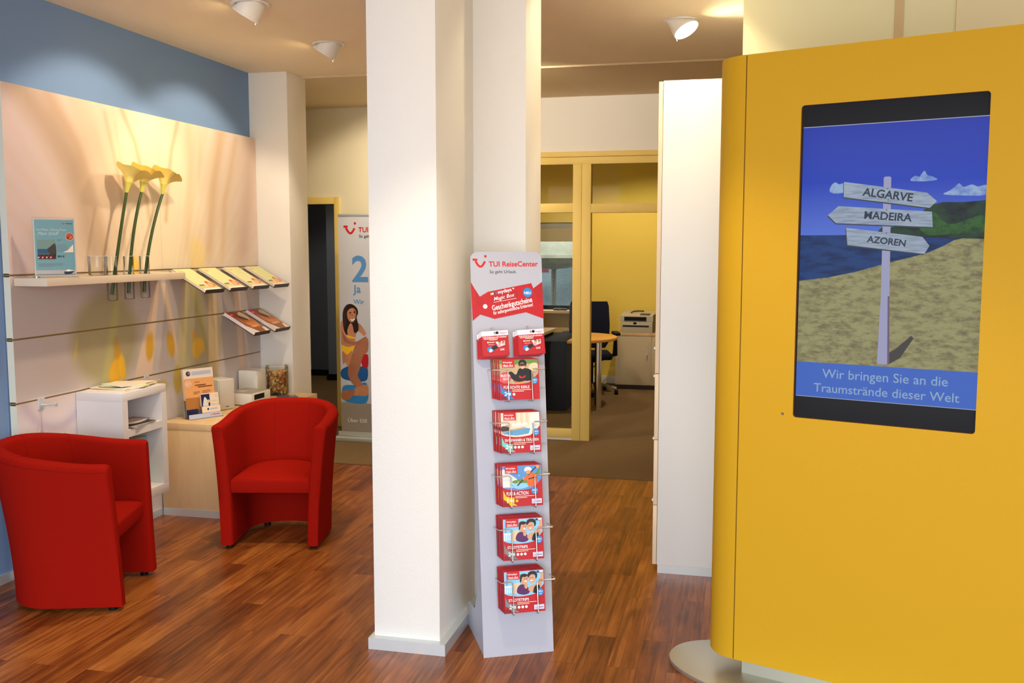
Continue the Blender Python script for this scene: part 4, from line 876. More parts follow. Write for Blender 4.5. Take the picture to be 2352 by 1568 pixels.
        c.blob(P([(.60, .82), (.60, .92), (.68, .97), (.80, .95), (.83, .85), (.79, .78), (.77, .87), (.68, .89)]), I_HAIR); c.blob(P([(.50, .735), (.55, .72), (.57, .745), (.53, .755)]), I_WHT, 3); c.blob(P([(.65, .745), (.69, .73), (.72, .75), (.69, .757)]), I_WHT, 3)
        for ex_, ey_ in ((.52, .80), (.565, .795), (.655, .81), (.71, .815)): c.circ(X(ex_), Y(ey_), X(.011), I_HAIR, 8)
        c.blob(P([(.50, .60), (.53, .70), (.58, .66), (.56, .56)]), I_SKIN); c.rect(X(.82), Y(.925), X(.93), Y(.97), I_SMK); c.rect(X(.88), Y(.935), X(.96), Y(.97), I_WHT)
        title = 'STÄDTETRIPS'; tri = I_GRY; num = '2'; nx = .885; ny = .46
    c.poly(P([(0, .0), (.02, .11), (.14, .11), (.18, .02), (.17, 0)]), I_DRED); c.poly(P([(.02, .40), (.09, .25), (.16, .24), (.24, .10), (.36, .02), (.18, .02), (.14, .11), (.02, .18)]), tri); c.rect(X(.10), Y(.09), X(.29), Y(.22), tri)
    c.text(num, X(.115), Y(.105), I_WHT, height=Y(.095), bold=.02); c.circ(X(.20), Y(.15), X(.022), I_WHT, 12); c.rect(X(.22), Y(.11), X(.27), Y(.17), I_WHT)
    wd = {'FÜR ECHTE KERLE': .65, 'ENTSPANNEN & TRÄUMEN': .84, 'FUN & ACTION': .54, 'STÄDTETRIPS': .50}[title]
    c.text(title, X(.10), Y(.275), I_WHT, width=X(wd), height=Y(.085), bold=.014); c.lines(X(.31), Y(.235), X(.48), 2, Y(.035), Y(.014), I_PALE)
    for i in range(1 if kind in ('kerle', 'action') else 3): c.circ(X(.35 + .09 * i), Y(.135), X(.034), tri if kind == 'action' else I_MINT, 16)
    c.rect(X(.08), Y(.80), X(.39), Y(.985), I_LOGO); c.text('mydays', X(.17), Y(.91), I_WHT, width=X(.16), bold=.012); c.text('Magic Box', X(.10), Y(.835), I_WHT, width=X(.26), shear=.35, bold=.006); c.ribbon(P([(.10, .82), (.36, .826)]), .0012, I_WHT)
    for i in range(3): c.rect(X(.10 + .022 * i), Y(.915), X(.115 + .022 * i), Y(.94), I_WHT)
    c.circ(X(nx), Y(ny), X(.085), I_BLU); c.text('NEU', X(nx), Y(ny - .005), I_WHT, width=X(.115), bold=.014, align='CENTER'); c.rect(X(nx - .03), Y(ny - .055), X(nx + .035), Y(ny - .028), I_SKY)
    if kind != 'kerle': c.rect(X(.72), Y(.05), X(.97), Y(.165), I_LAV); c.smile(X(.74), Y(.075), X(.05), I_LOGO); c.rect(X(.80), Y(.09), X(.95), Y(.11), I_GRY)
    g.build('cover', t); return t
I_SMK = ink('smoke', (60, 52, 50))
RN = ['top', 'second', 'third', 'fourth', 'bottom']; TN = ['extreme sports', 'wellness', 'kayak', 'city trip', 'city trip']
ORD = ['front', 'second from the front', 'third from the front', 'fourth from the front', 'fifth from the front', 'rearmost']
proto = {}
NB = [5, 5, 5, 6, 6]
for r in range(5):
    v0, u0, d0 = BV[r], BU[r], RZ[r]
    g = G(); wr = .0021; x0, x1 = .062, .300; zb_ = v0 + .120; fz = d0 + .0135
    # wire loops: upper rail out of the board, down in front, back under the booklets
    for s, (xa, xb) in enumerate(((u0 + .036, x0), (u0 + BWID - .034, x1))):
        g.tube([(xb, zb_ + .012, .001), (xb, zb_ + .010, fz - .010), (xb + (.005 if s == 0 else -.005), zb_ + .008, fz - .001), (xa - (.006 if s == 0 else -.006), zb_ + .008, fz), (xa, zb_ + .002, fz), (xa, v0 - .002, fz), (xa, v0 - .0065, fz - .005), (xa, v0 - .0065, .001)], wr, M_WIRE, 8)
    o = g.build('wire_rack', st)
    for k in range(NB[r]):
        dx, dy = (0, 0) if k == 0 else (-(.0055, .005, .004, .0022, .0022)[r] * k - .0008 * (k % 2), .0024 * k)
        mw = SM @ Matrix.Translation((u0 + dx, v0 + dy, d0 - BTH - k * (BTH + .0006)))
        lab = '%s voucher booklet, %s, in the %s wire rack' % (TN[r], ORD[k] if not (k == NB[r] - 1 and k > 0) else 'rearmost', RN[r])
        if KIND[r] not in proto: p = proto[KIND[r]] = cover(KIND[r]); p.matrix_world = mw; p['label'] = lab; p['group'] = 'voucher booklets in the display stand'
        else: dup(proto[KIND[r]], lab, mw=mw)
# hanging gift cards on two pegs
def gift_card():
    t = thing('gift_card', 'x', 'gift card', group='red gift cards on the stand hooks')
    w, h = .118, .108
    g = G(); g.box((0, 0, 0), (w, h, .0010), I_RED); c = Canvas(g, (0, 0, .0010), (1, 0, 0), (0, 1, 0), .00008)
    c.rect(0, h * .80, w, h, ink('card_blue_white', (222, 228, 242))); c.smile(w * .58, h * .875, .012, I_LOGO); c.rect(w * .70, h * .885, w * .96, h * .905, I_ROSE); c.rect(w * .78, h * .85, w * .88, h * .86, I_GRY); c.circ(w * .5, h * .92, .0035, I_GRY)
    c.text('Volle Erlebnisauswahl schenken!', w * .05, h * .715, I_WHT, width=w * .88, height=h * .07, bold=.016); c.lines(w * .08, h * .67, w * .84, 1, .005, .0025, I_PALE); c.lines(w * .28, h * .63, w * .5, 1, .005, .0022, I_PALE)
    c.rect(w * .18, h * .16, w * .86, h * .58, I_RED); c.blob([(w * .20, h * .20), (w * .42, h * .20), (w * .46, h * .32), (w * .34, h * .38), (w * .2, h * .33)], I_BLU); c.blob([(w * .26, h * .16), (w * .36, h * .18), (w * .36, h * .27), (w * .27, h * .27)], I_MINT); c.blob([(w * .34, h * .34), (w * .5, h * .42), (w * .62, h * .28), (w * .5, h * .2), (w * .42, h * .24)], I_HAIR); c.blob([(w * .46, h * .24), (w * .6, h * .3), (w * .62, h * .2), (w * .48, h * .17)], I_LOGO)
    c.poly([(w * .50, h * .56), (w * .86, h * .58), (w * .86, h * .42), (w * .62, h * .34)], I_MINT); c.circ(w * .66, h * .50, w * .06, I_SKIN); c.circ(w * .79, h * .49, w * .055, I_SKIN); c.blob([(w * .6, h * .52), (w * .66, h * .58), (w * .72, h * .52), (w * .66, h * .54)], I_HAIR); c.blob([(w * .74, h * .52), (w * .79, h * .57), (w * .85, h * .51), (w * .79, h * .53)], I_HAIR); c.blob([(w * .56, h * .42), (w * .66, h * .44), (w * .7, h * .36), (w * .6, h * .34)], ink('pink', (240, 160, 190)))
    c.rect(w * .20, h * .52, w * .25, h * .58, I_PALE); c.rect(w * .26, h * .53, w * .46, h * .56, I_PALE); c.text('Magic Card', w * .24, h * .44, I_WHT, width=w * .22, shear=.35)
    c.text('50€', w * .66, h * .20, I_WHT, width=w * .16, bold=.014); c.poly([(w * .86, 0), (w, 0), (w, h * .12)], ink('red_shade', (176, 22, 32)))
    g.build('printed_card', t); return t
gc = None
for s, (u0, v0) in enumerate(((.034, 1.268), (.193, 1.271))):
    g = G(); cx = u0 + .060
    g.tube([(cx - .010, v0 + .128, .002), (cx - .010, v0 + .128, .012), (cx - .010, v0 + .118, .014), (cx - .010, v0 + .095, .014)], .0018, M_WIRE); g.tube([(cx - .010, v0 + .098, .002), (cx - .006, v0 + .097, .05), (cx - .002, v0 + .099, .080)], .0017, M_WIRE); g.lathe([(.0005, -.006), (.0048, -.003), (.0060, .001), (.0042, .005), (.0005, .0065)], M_BLACK, 14, (cx - .002, v0 + .099, .082)); g.build('card_hook', st)
    for k in range(4):
        mw = SM @ Matrix.Translation((u0 - .0055 * k - .002 * (k == 3), v0 - .0032 * k * (1 if s == 0 else .5), .048 - .010 * k)) @ Matrix.Rotation(R(2.5 - 1.0 * k), 4, 'Z')
        lab = 'red gift card, %s, on the %s hook of the display stand' % (ORD[k] if k < 3 else 'rearmost', 'left' if s == 0 else 'right')
        if gc is None: gc = gift_card(); gc.matrix_world = mw; gc['label'] = lab
        else: dup(gc, lab, mw=mw)

# ------------------------------------------------------------------ yellow advertising totem with screen
KO = Vector((.02, 3.768, 0)); ku = Vector((.943, -.334, 0)).normalized()
ka = math.atan2(ku.y, ku.x)
kt = thing('advertising_totem', 'large yellow advertising totem with a built-in portrait screen at the right', 'display totem', KO, ka)
KW, KD, KZ0, KZ1 = 1.041, .27, .095, 2.438
SU0, SU1, SZ0, SZ1 = .207, .828, 1.088, 2.235
def rrect(x0, x1, z0, z1, r, k=6):
    out = []
    for cx, cz, a0 in ((x1 - r, z0 + r, -90), (x1 - r, z1 - r, 0), (x0 + r, z1 - r, 90), (x0 + r, z0 + r, 180)):
        for i in range(k + 1): a = R(a0 + 90 * i / k); out.append((cx + r * math.cos(a), cz + r * math.sin(a)))
    return out
inn = rrect(SU0, SU1, SZ0, SZ1, .012); 
g = G(); n_ = len(inn)
def onrect(x, z):
    cx, cz = (SU0 + SU1) / 2, (SZ0 + SZ1) / 2
    dx, dz = x - cx, z - cz; fx, fz = dx / (SU1 - SU0) * 2, dz / (SZ1 - SZ0) * 2
    if abs(fx) >= abs(fz): ox = KW if fx > 0 else 0; oz = KZ0 + (KZ1 - KZ0) * (fz / abs(fx) + 1) / 2
    else: oz = KZ1 if fz > 0 else KZ0; ox = KW * (fx / abs(fz) + 1) / 2
    return ox, oz
outr = [onrect(*p) for p in inn]
vs = [(x, 0, z) for x, z in inn] + [(x, 0, z) for x, z in outr] + [(x, .016, z) for x, z in inn] + [(0, 0, KZ0), (KW, 0, KZ0), (KW, 0, KZ1), (0, 0, KZ1)]
fs = []
for i in range(n_):
    j = (i + 1) % n_; fs.append([n_ + i, n_ + j, j, i])
def corner(i, ci): fs.append([n_ + i, 3 * n_ + ci, n_ + (i + 1) % n_])
for i in range(n_):
    a, b = outr[i], outr[(i + 1) % n_]
    if abs(a[0] - b[0]) > 1e-6 and abs(a[1] - b[1]) > 1e-6:
        ci = {(False, True): 0, (True, True): 1, (True, False): 2, (False, False): 3}[(max(a[0], b[0]) > KW / 2, min(a[1], b[1]) < (KZ0 + KZ1) / 2)]; corner(i, ci)
g.raw(vs, fs, M_KYEL)
g.raw(vs, [[i, (i + 1) % n_, 2 * n_ + (i + 1) % n_, 2 * n_ + i] for i in range(n_)], mat('bezel_gold', (190, 120, 40), .25, .5, .6))
g.raw([(0, 0, KZ0), (KW, 0, KZ0), (KW, 0, KZ1), (0, 0, KZ1), (0, .018, KZ0), (KW, .018, KZ0), (KW, .018, KZ1), (0, .018, KZ1)], [[0, 4, 5, 1], [1, 5, 6, 2], [2, 6, 7, 3], [3, 7, 4, 0]], M_KYEL)
g.build('front_panel', kt)
g = G(); g.lathe([(.0045, 0), (.0045, .003)], M_BLACK, 14); g.lathe([(.0022, .003), (.0022, .004)], M_CHROME, 12); g.v = [(v[0] + .168, -v[2] + .001, v[1] + 1.097) for v in g.v]; g.build('lock_pin', kt)
g = G(); g.box((.002, .024, KZ0), (KW - .002, KD, KZ1), M_KYEL); g.build('rear_housing', kt)
for s in (0, 1):
    pts = []
    for i in range(25):
        a = R(90 + 180 * i / 24); pts.append((-.0045 + .135 * math.cos(a), .135 + .135 * math.sin(a)))
    if s: pts = [(KW - x, y) for x, y in pts][::-1]
    g = G(); g.prism(pts, KZ0, KZ1, M_KYEL, smooth=True); g.build('rounded_end', kt, 30)
for s in (0, 1):
    x0_ = -.0045 if s == 0 else KW; g = G(); g.box((x0_, .004, KZ0 + .001), (x0_ + .0045, KD - .004, KZ1 - .001), M_KDARK); g.build('seam_strip', kt)
g = G(); g.box((.012, .065, .019), (KW - .012, KD - .065, KZ0), mat('neck_steel', (176, 172, 156), .4, .4, .5)); g.build('neck', kt)
g = G(); pts = []
for i in range(96):
    a = 2 * math.pi * i / 96; e_ = 2 / 2.25
    pts.append((KW / 2 + .835 * abs(math.cos(a)) ** e_ * (1 if math.cos(a) > 0 else -1), .135 + .315 * abs(math.sin(a)) ** e_ * (1 if math.sin(a) > 0 else -1)))
g.prism(pts, 0, .019, mat('satin_steel', (206, 205, 192), .38, .5, .85), bev=.002); g.build('base_plate', kt, 40)
# the display itself
EM = .55
def scr(name, c, var=0, vs_=8): return mat('screen_' + name, c, .12, .22, emit=EM, var=var, vscale=vs_)
def screen_sky():
    m = bpy.data.materials.new('screen_sky'); m.use_nodes = True; t_ = m.node_tree; b = t_.nodes['Principled BSDF']; gx = N(t_, 'ShaderNodeTexCoord'); s_ = N(t_, 'ShaderNodeSeparateXYZ'); t_.links.new(gx.outputs['Object'], s_.inputs[0])
    mr = N(t_, 'ShaderNodeMapRange'); mr.inputs['From Min'].default_value = 1.76; mr.inputs['From Max'].default_value = 2.15; t_.links.new(s_.outputs['Z'], mr.inputs['Value'])
    r = N(t_, 'ShaderNodeValToRGB'); r.color_ramp.elements[0].color = lin((92, 120, 216)); r.color_ramp.elements[1].color = lin((50, 66, 172)); x = r.color_ramp.elements.new(.5); x.color = lin((44, 70, 186))
    t_.links.new(mr.outputs[0], r.inputs[0]); t_.links.new(r.outputs[0], b.inputs['Emission Color']); b.inputs['Emission Strength'].default_value = .85; b.inputs['Base Color'].default_value = (.01, .01, .02, 1); b.inputs['Roughness'].default_value = .12; b.inputs['Specular IOR Level'].default_value = .04
    return m
def screen_mat(name, c1, c2=None, scale=40, stretch=(1, 1, 1), es=1.0):
    m = bpy.data.materials.new('screen_' + name); m.use_nodes = True; t_ = m.node_tree; b = t_.nodes['Principled BSDF']; b.inputs['Base Color'].default_value = (.012, .012, .014, 1); b.inputs['Roughness'].default_value = .12; b.inputs['Specular IOR Level'].default_value = .04
    b.inputs['Emission Strength'].default_value = es; b.inputs['Emission Color'].default_value = lin(c1)
    if c2:
        gx = N(t_, 'ShaderNodeTexCoord'); mp = N(t_, 'ShaderNodeMapping'); mp.inputs['Scale'].default_value = stretch; t_.links.new(gx.outputs['Object'], mp.inputs[0]); n1 = N(t_, 'ShaderNodeTexNoise', Scale=scale, Detail=5.0, Roughness=.65); t_.links.new(mp.outputs[0], n1.inputs['Vector'])
        r = N(t_, 'ShaderNodeValToRGB'); r.color_ramp.elements[0].position = .36; r.color_ramp.elements[1].position = .58; r.color_ramp.elements[0].color = lin(c2); r.color_ramp.elements[1].color = lin(c1); t_.links.new(n1.outputs['Fac'], r.inputs[0]); t_.links.new(r.outputs[0], b.inputs['Emission Color'])
    return m
S_BLK = screen_mat('black', (17, 18, 20)); S_SKY = screen_sky(); S_SEA = screen_mat('sea', (28, 60, 112), (18, 38, 80), 10, (1, 1, 4)); S_SAND = screen_mat('sand', (146, 142, 98), (112, 104, 74), 26, (1, 1, 2.4)); S_HILL = screen_mat('hill', (40, 62, 44), (24, 26, 38), 16, (1, 1, 1.6)); S_POLE = screen_mat('pole', (150, 150, 182)); S_POLED = screen_mat('pole_edge', (104, 86, 112))
S_BRD = screen_mat('board', (150, 164, 182), (122, 134, 152), 14, (1, 1, 9)); S_EDGE = screen_mat('board_edge', (58, 62, 66)); S_LET = screen_mat('letter', (46, 54, 70)); S_CLD = screen_mat('cloud', (142, 166, 200), (96, 124, 190), 30); S_BAND = screen_mat('band', (62, 98, 184)); S_CAP = screen_mat('caption', (136, 162, 194)); S_SHD = screen_mat('cast', (66, 64, 60)); S_LINE = screen_mat('line', (160, 170, 190)); S_GRASS = screen_mat('grass', (52, 92, 42), (36, 58, 40), 30)
g = G(); g.box((SU0 - .008, .0165, SZ0 - .008), (SU1 + .008, .0235, SZ1 + .008), S_BLK)
c = Canvas(g, (0, .0165, 0), (1, 0, 0), (0, 0, 1), .00012)
U0, U1 = SU0 + .005, SU1 - .001
c.rect(U0, 1.168, U1, 2.158, S_LINE); c.rect(U0, 1.1705, U1, 2.1555, S_SKY)
for pts in ([(.313, 1.922), (.318, 1.945), (.332, 1.955), (.345, 1.948), (.365, 1.95), (.368, 1.922), (.34, 1.915)], [(.587, 1.952), (.60, 1.968), (.615, 1.965), (.630, 1.984), (.640, 1.97), (.660, 1.962), (.672, 1.952), (.63, 1.948)], [(.695, 1.902), (.715, 1.915), (.728, 1.926), (.742, 1.937), (.756, 1.925), (.78, 1.932), (.80, 1.925), (U1 - .001, 1.928), (U1 - .001, 1.897), (.76, 1.896)]): c.blob(pts, S_CLD)
c.rect(U0, 1.55, U1, 1.766, S_SEA)
c.poly([(.484, 1.765), (.486, 1.78), (.495, 1.79), (.507, 1.796), (.529, 1.791), (.60, 1.82), (.647, 1.861), (.665, 1.868), (.695, 1.876), (.756, 1.874), (U1, 1.879), (U1, 1.745), (.734, 1.752), (.637, 1.756)], S_HILL)
c.blob([(.62, 1.80), (.66, 1.845), (.72, 1.80), (U1 - .01, 1.83), (U1 - .004, 1.775), (.74, 1.768), (.65, 1.765)], S_GRASS)
c.poly([(U0, 1.298), (U1, 1.298), (U1, 1.750), (.760, 1.752), (.734, 1.746), (.70, 1.726), (.653, 1.704), (.60, 1.688), (.541, 1.673), (.409, 1.633), (.318, 1.613), (U0, 1.598)], S_SAND)
c.poly([(.537, 1.307), (.575, 1.332), (.618, 1.405), (.609, 1.413), (.560, 1.365), (.532, 1.345)], S_SHD)
c.poly([(.498, 1.306), (.540, 1.307), (.532, 1.55), (.523, 1.966), (.517, 1.969), (.503, 1.969), (.498, 1.966), (.503, 1.55)], S_POLE); c.poly([(.533, 1.307), (.540, 1.307), (.532, 1.55), (.526, 1.55)], S_POLED)
def signpost(pts, txt, x, y, w, a):
    c.poly([(p[0] - .002, p[1] - .004) for p in pts], S_EDGE); c.poly(pts, S_BRD); c.text(txt, x, y, S_LET, width=w, bold=.024, a=a)
signpost([(.362, 1.956), (.642, 1.909), (.675, 1.879), (.652, 1.857), (.363, 1.901)], 'ALGARVE', .427, 1.906, .170, R(-8.8))
signpost([(.309, 1.838), (.346, 1.870), (.660, 1.844), (.665, 1.791), (.339, 1.809)], 'MADEIRA', .436, 1.824, .160, R(-4.6))
signpost([(.375, 1.792), (.633, 1.758), (.657, 1.727), (.641, 1.699), (.382, 1.730)], 'AZOREN', .448, 1.741, .131, R(-7.2))
for q in ((.513, 1.926), (.516, 1.888), (.512, 1.853), (.512, 1.817), (.514, 1.772), (.513, 1.752)): c.circ(q[0], q[1], .002, S_LET, 8)
c.rect(U0, 1.1705, U1, 1.298, S_BAND)
c.text('Wir bringen Sie an die', .3075, 1.2435, S_CAP, width=.427, bold=.004); c.text('Traumstrände dieser Welt', .278, 1.190, S_CAP, width=.495, bold=.004)
g.build('screen', kt)

# ------------------------------------------------------------------ tall white cabinet
t = thing('tall_cabinet', 'tall white cabinet with beige drawer fronts facing left, standing behind the yellow totem', 'cabinet')
CX, CY = -.383, 4.998
g = G(); g.box((CX, CY, .045), (.34, CY + .80, 2.562), M_CAB, .0015); g.build('carcass', t)
g = G(); g.box((CX + .004, CY + .001, 0), (.335, CY + .79, .045), M_ALU); g.build('plinth', t)
for a, b, nm in ((1.069, 2.558, 'door'), (.719, 1.065, 'drawer'), (.369, .715, 'drawer'), (.047, .365, 'drawer')):
    g = G(); g.box((CX - .0235, CY - .0, a), (CX - .002, CY + .796, b), M_BEIGE, .0012); d = g.build(nm, t)
    g = G(); zz = b - .05 if nm == 'drawer' else a + .1; g.tube([(CX - .023, CY + .30, zz), (CX - .047, CY + .30, zz), (CX - .047, CY + .48, zz), (CX - .023, CY + .48, zz)], .0045, M_ALU); g.build('handle', d)

# ------------------------------------------------------------------ office glazing
t = thing('window_1', None, None, (0, 8.395, 0)); t['kind'] = 'structure'
g = G(); f0, f1 = -.02, .07
g.box((-2.1, f0, 2.511), (.35, f1, 2.556), M_FRAME, .002); g.box((-2.1, f0, 2.447), (.35, f1 - .01, 2.508), M_FRAME, .002)
g.box((-1.417, f0, 0), (-1.341, f1, 2.447), M_FRAME, .002); g.box((-1.339, f0, 0), (-1.257, f1, 2.447), M_FRAME, .002); g.box((-2.1, f0, 0), (-2.02, f1, 2.447), M_FRAME, .002); g.box((.27, f0, 0), (.35, f1, 2.447), M_FRAME, .002)
g.box((-2.02, f0 + .003, .022), (-1.417, f1, .092), M_FRAME, .002); g.box((-2.02, f0 + .003, 2.029), (-1.417, f1, 2.109), M_FRAME, .002); g.box((-1.257, f0 + .003, 2.026), (.27, f1, 2.104), M_FRAME, .002); g.box((-2.02, f0 + .01, 0), (-1.417, f1, .021), M_WPL)
g.build('window_frame', t)
for i, (a, b, z0, z1) in enumerate(((-2.02, -1.417, .092, 2.029), (-2.02, -1.417, 2.109, 2.447), (-1.257, .27, 2.104, 2.447))):
    g = G(); g.box((a, .022, z0), (b, .028, z1), M_PANE); g.build('pane', t)
# window in the office back wall
t = thing('window_2', None, None, (0, 12.05, 0)); t['kind'] = 'structure'
M_WF = mat('grey_window_frame', (150, 150, 144), .5)
g = G(); g.box((WX0, .03, WZ0), (WX0 + .05, .09, WZ1), M_WF); g.box((WX1 - .04, .03, WZ0), (WX1, .09, WZ1), M_WF); g.box((WX0, .03, WZ0), (WX1, .09, WZ0 + .05), M_BLACK); g.box((WX0, .03, WZ1 - .05), (WX1, .09, WZ1), M_WF); g.build('window_frame', t)
g = G(); g.box((WX0, .056, WZ0 + .05), (WX1, .062, WZ1 - .05), M_PANE); g.build('pane', t)
g = G(); g.box((WX0 - .05, -.20, .90), (WX1 + .03, .03, .93), M_MAPLE); g.box((WX0 - .05, -.19, .66), (WX1 + .03, -.17, .72), M_MAPLE); g.build('window_sill', t)
g = G(); g.box((WX0, -.015, 1.80), (WX1, .02, 1.98), mat('grey_blind', (176, 160, 122), .8)); g.box((WX0, -.02, 1.975), (WX1, .02, 2.03), M_WF); g.build('blind', t)

# office furniture
t = thing('low_cabinet', 'low beige office cabinet with two doors and maple top against the yellow wall', 'cabinet')
cy = 11.62
g = G(); g.box((-1.425, cy, .055), (-.55, yb - .016, .655), M_BEIGE); g.build('carcass', t)
g = G(); g.box((-1.44, cy - .015, .655), (-.54, yb - .016, .69), M_MAPLE, .002); g.build('worktop', t)
g = G(); g.box((-1.41, cy + .02, 0), (-.56, yb - .02, .055), M_DKBROWN); g.build('plinth', t)
for i, x in enumerate((-1.423, -.985)):
    g = G(); g.box((x, cy - .018, .06), (x + .434, cy - .001, .65), mat('beige_door', (206, 190, 158), .5), .0015); d = g.build('door', t)
    hx = x + .385 if i == 0 else x + .06; g = G(); g.tube([(hx, cy - .018, .42), (hx, cy - .045, .43), (hx, cy - .045, .55), (hx, cy - .018, .56)], .006, M_ALU); g.build('handle', d)
t = thing('laser_printer', 'beige laser printer on the low office cabinet', 'printer', (-1.165, 11.80, .6905), R(-4))
M_PB = mat('printer_beige', (190, 182, 160), .5); M_PD = mat('printer_dark', (70, 62, 52), .5)
g = G(); g.box((-.195, -.16, 0), (.195, .17, .14), M_PB, .008); g.prism([(-.16, .14), (-.16, .205), (.12, .25), (.17, .25), (.17, .14)], -.20, .20, M_PB)
g.v = g.v  # housing
k0 = len(g.v) - 10
for i in range(k0, len(g.v)):
    x_, y_, z_ = g.v[i]; g.v[i] = (z_, x_, y_)
g.box((.197, -.15, .01), (.203, .16, .22), M_PD); g.build('housing', t)
g = G(); g.box((-.15, -.168, .150), (.12, -.155, .195), M_BLACK); g.build('paper_output', t)
g = G(); g.box((-.17, -.163, .075), (.15, -.159, .092), M_BLACK); g.build('paper_slot', t)
g = G(); g.M = Matrix.Translation((0, 0, .228)) @ Matrix.Rotation(R(9), 4, 'X'); g.box((.03, -.11, .0), (.15, -.03, .008), M_PD); g.build('control_panel', t)
g = G(); g.tube([(-.10, .0, .236), (-.06, .02, .252), (0, .03, .256), (.06, .02, .254)], .007, M_BLACK); g.build('lid_handle', t)
g = G(); g.lathe([(.001, 0), (.022, 0), (.022, .003), (.001, .004)], M_BLACK, 16); g.v = [(v[0] - .02, -.160 - v[2], v[1] * .6 + .118) for v in g.v]; g.build('badge', t)
# meeting table with a chrome leg
t = thing('meeting_table', 'half-round beech meeting table end with chrome tube leg behind the yellow frame', 'table', (-1.79, 10.38, 0))
g = G(); g.prism([(.07 + .46 * math.cos(math.pi * (i / 40 - .5)), .52 * math.sin(math.pi * (i / 40 - .5))) for i in range(41)], .722, .752, mat('table_beech', (232, 172, 84), .4), bev=.004); g.build('tabletop', t)
for x, y in ((.375, -.34), (.13, .42)):
    g = G(); g.lathe([(.046, .0), (.046, .012), (.036, .014), (.036, .7215)], M_CHROME, 24, (x, y, 0)); g.build('leg', t)
t = thing('office_chair', 'dark navy swivel office chair with armrests behind the meeting table', 'office chair', (-1.665, 11.20, 0), R(14))
g = G(); g.loft([[(x * s, .20 + yo_, z) for x, yo_, z in [(-.215, 0, .60), (.215, 0, .60), (.215, .05, .60), (-.215, .05, .60)]] if False else [(-.235 * s, .20 + dy, z), (.235 * s, .20 + dy, z), (.235 * s, .255 + dy, z), (-.235 * s, .255 + dy, z)] for s, dy, z in ((.80, .0, .52), (1, -.01, .60), (1.04, .02, .80), (1.0, .05, 1.02), (.93, .06, 1.075))], M_DKNAVY); g.build('backrest', t)
g = G(); g.box((-.23, -.25, .42), (.23, .20, .50), M_DKNAVY, .03, 3); g.build('seat', t)
for s in (-1, 1):
    g = G(); g.box((s * .29 - .04, -.16, .70), (s * .29 + .04, .10, .735), M_BLACK, .012, 3); g.build('armrest', t)
    g = G(); g.tube([(s * .2, 0, .44), (s * .285, 0, .46), (s * .29, 0, .70)], .018, M_BLACK, 10); g.build('arm_support', t)
g = G(); g.tube([(0, .18, .45), (0, .26, .47), (0, .27, .60)], .022, M_BLACK, 10); g.box((-.11, -.12, .38), (.11, .14, .42), M_BLACK, .01); g.build('mechanism', t)
g = G(); g.lathe([(.028, .10), (.028, .39)], M_BLACK, 16); g.build('gas_column', t)
for i in range(5):
    a = R(72 * i - 20); ca, sa = math.cos(a), math.sin(a)
    g = G(); g.tube([(.02 * ca, .02 * sa, .115), (.16 * ca, .16 * sa, .105), (.31 * ca, .31 * sa, .072)], .018, M_CHROME, 10); s_ = g.build('base_arm', t)
    g = G(); g.box((.31 * ca - .022, .31 * sa - .026, 0), (.31 * ca + .022, .31 * sa + .026, .056), M_BLACK, .012, 3); g.build('castor', s_)
# office desk
t = thing('office_desk', 'dark office desk with light wood top seen through the left glass pane', 'desk')
g = G(); g.prism([(-3.38, 10.12), (-2.05, 10.12), (-2.03, 10.92), (-3.38, 10.92)], .765, .795, M_MAPLE); g.build('desktop', t)
g = G(); g.box((-3.36, 10.14, .02), (-2.06, 10.17, .764), M_BLACK); g.build('modesty_panel', t)
g = G(); g.box((-2.09, 10.172, .02), (-2.06, 10.88, .764), M_BLACK); g.build('side_panel', t)
g = G(); g.box((-2.025, 9.88, .0), (-1.735, 10.90, .74), M_BLACK, .004); tag(g.build('pedestal_unit'), 'black pedestal unit between the office desk and the half-round table', 'pedestal')
g = G(); g.box((-.13, -.1, 0), (.13, .1, .003), M_PAPER); o = g.build('paper_sheet', loc=(-2.22, 10.42, .7955)); tag(o, 'white sheet of paper on the office desk', 'paper')
t = thing('desk_telephone', 'small black telephone on the office desk behind the glass', 'telephone', (-2.28, 10.27, .7955), R(20))
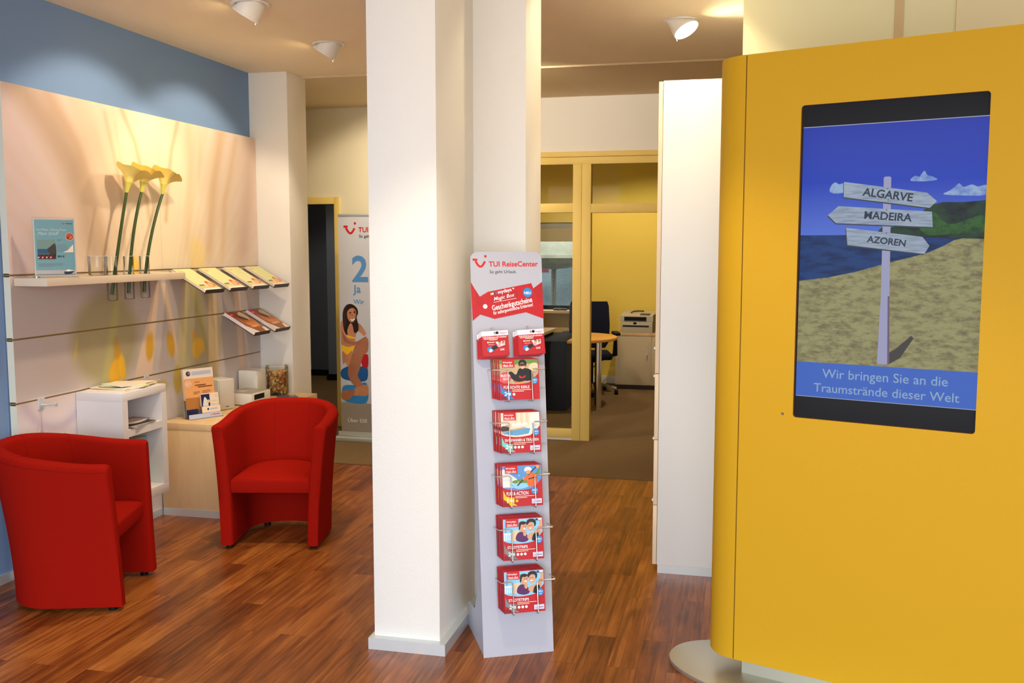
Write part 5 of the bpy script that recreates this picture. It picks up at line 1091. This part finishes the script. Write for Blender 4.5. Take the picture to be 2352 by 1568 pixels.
g = G(); g.prism([(-.09, 0), (.09, 0), (.09, .03), (-.09, .07)], -.07, .07, M_BLACK); g.v = [(v[0], v[2], v[1]) for v in g.v]; g.build('base', t)
g = G(); g.box((-.08, -.10, .072), (-.03, .10, .10), M_BLACK, .012); g.build('handset', t)
g = G(); g.tube([(-.06, 0, .013), (-.03, .02, .016), (.0, .0, .014), (.04, .015, .016), (.08, 0, .013), (.11, .02, .013)], .013, mat('dark_maroon', (60, 26, 26), .4), 8); o = g.build('spectacle_case', loc=(-2.2, 11.93, .931)); tag(o, 'small dark maroon object lying on the office window sill', 'case')
g = G(); g.tube([(-1.30, 11.90, .40), (-1.52, 11.80, .30), (-1.60, 11.70, .22), (-1.75, 11.8, .12), (-1.8, 12.0, .08)], .005, M_BLACK); 
g.v = [(v[0] - .14, v[1], v[2]) for v in g.v]; o = g.build('power_cable'); tag(o, 'black power cable hanging beside the low office cabinet', 'cable')

# ------------------------------------------------------------------ outside the office window
g = G(); g.box((-14, 12.4, -.3), (14, 40, -.05), mat('street', (74, 76, 78), .9)); struct(g, 'floor_street')
g = G(); g.box((-14, 26, -.05), (10, 27, 11), mat('render_grey', (92, 100, 104), .9, var=.5, vscale=.9)); tag(g.build('building'), 'pale grey building across the street seen through the office window', 'building')
t = thing('parasol', 'beige parasol on a pole outside the office window', 'parasol', (-3.12, 16.5, -.05))
g = G(); g.tube([(0, 0, 0), (0, 0, 2.2)], .045, mat('parasol_pole', (70, 58, 46), .6), 12); g.build('pole', t)
g = G(); g.lathe([(.05, 2.15), (.70, 1.65), (.72, 1.60), (.55, 1.50), (.25, 1.42), (.05, 1.40)], mat('parasol_cloth', (122, 114, 98), .9, var=.25, vscale=4), 16, smooth=False); g.build('canopy', t)
t = thing('shop_sign', 'dark red shop sign across the street seen through the office window', 'sign', (-4.0, 20, 0))
g = G(); g.box((-.7, 0, 1.20), (.10, .05, 1.44), ink('sign_red', (90, 22, 30))); g.build('board', t); g = G(); g.box((-.6, .01, -.05), (-.54, .04, 1.20), M_WF); g.build('post', t)
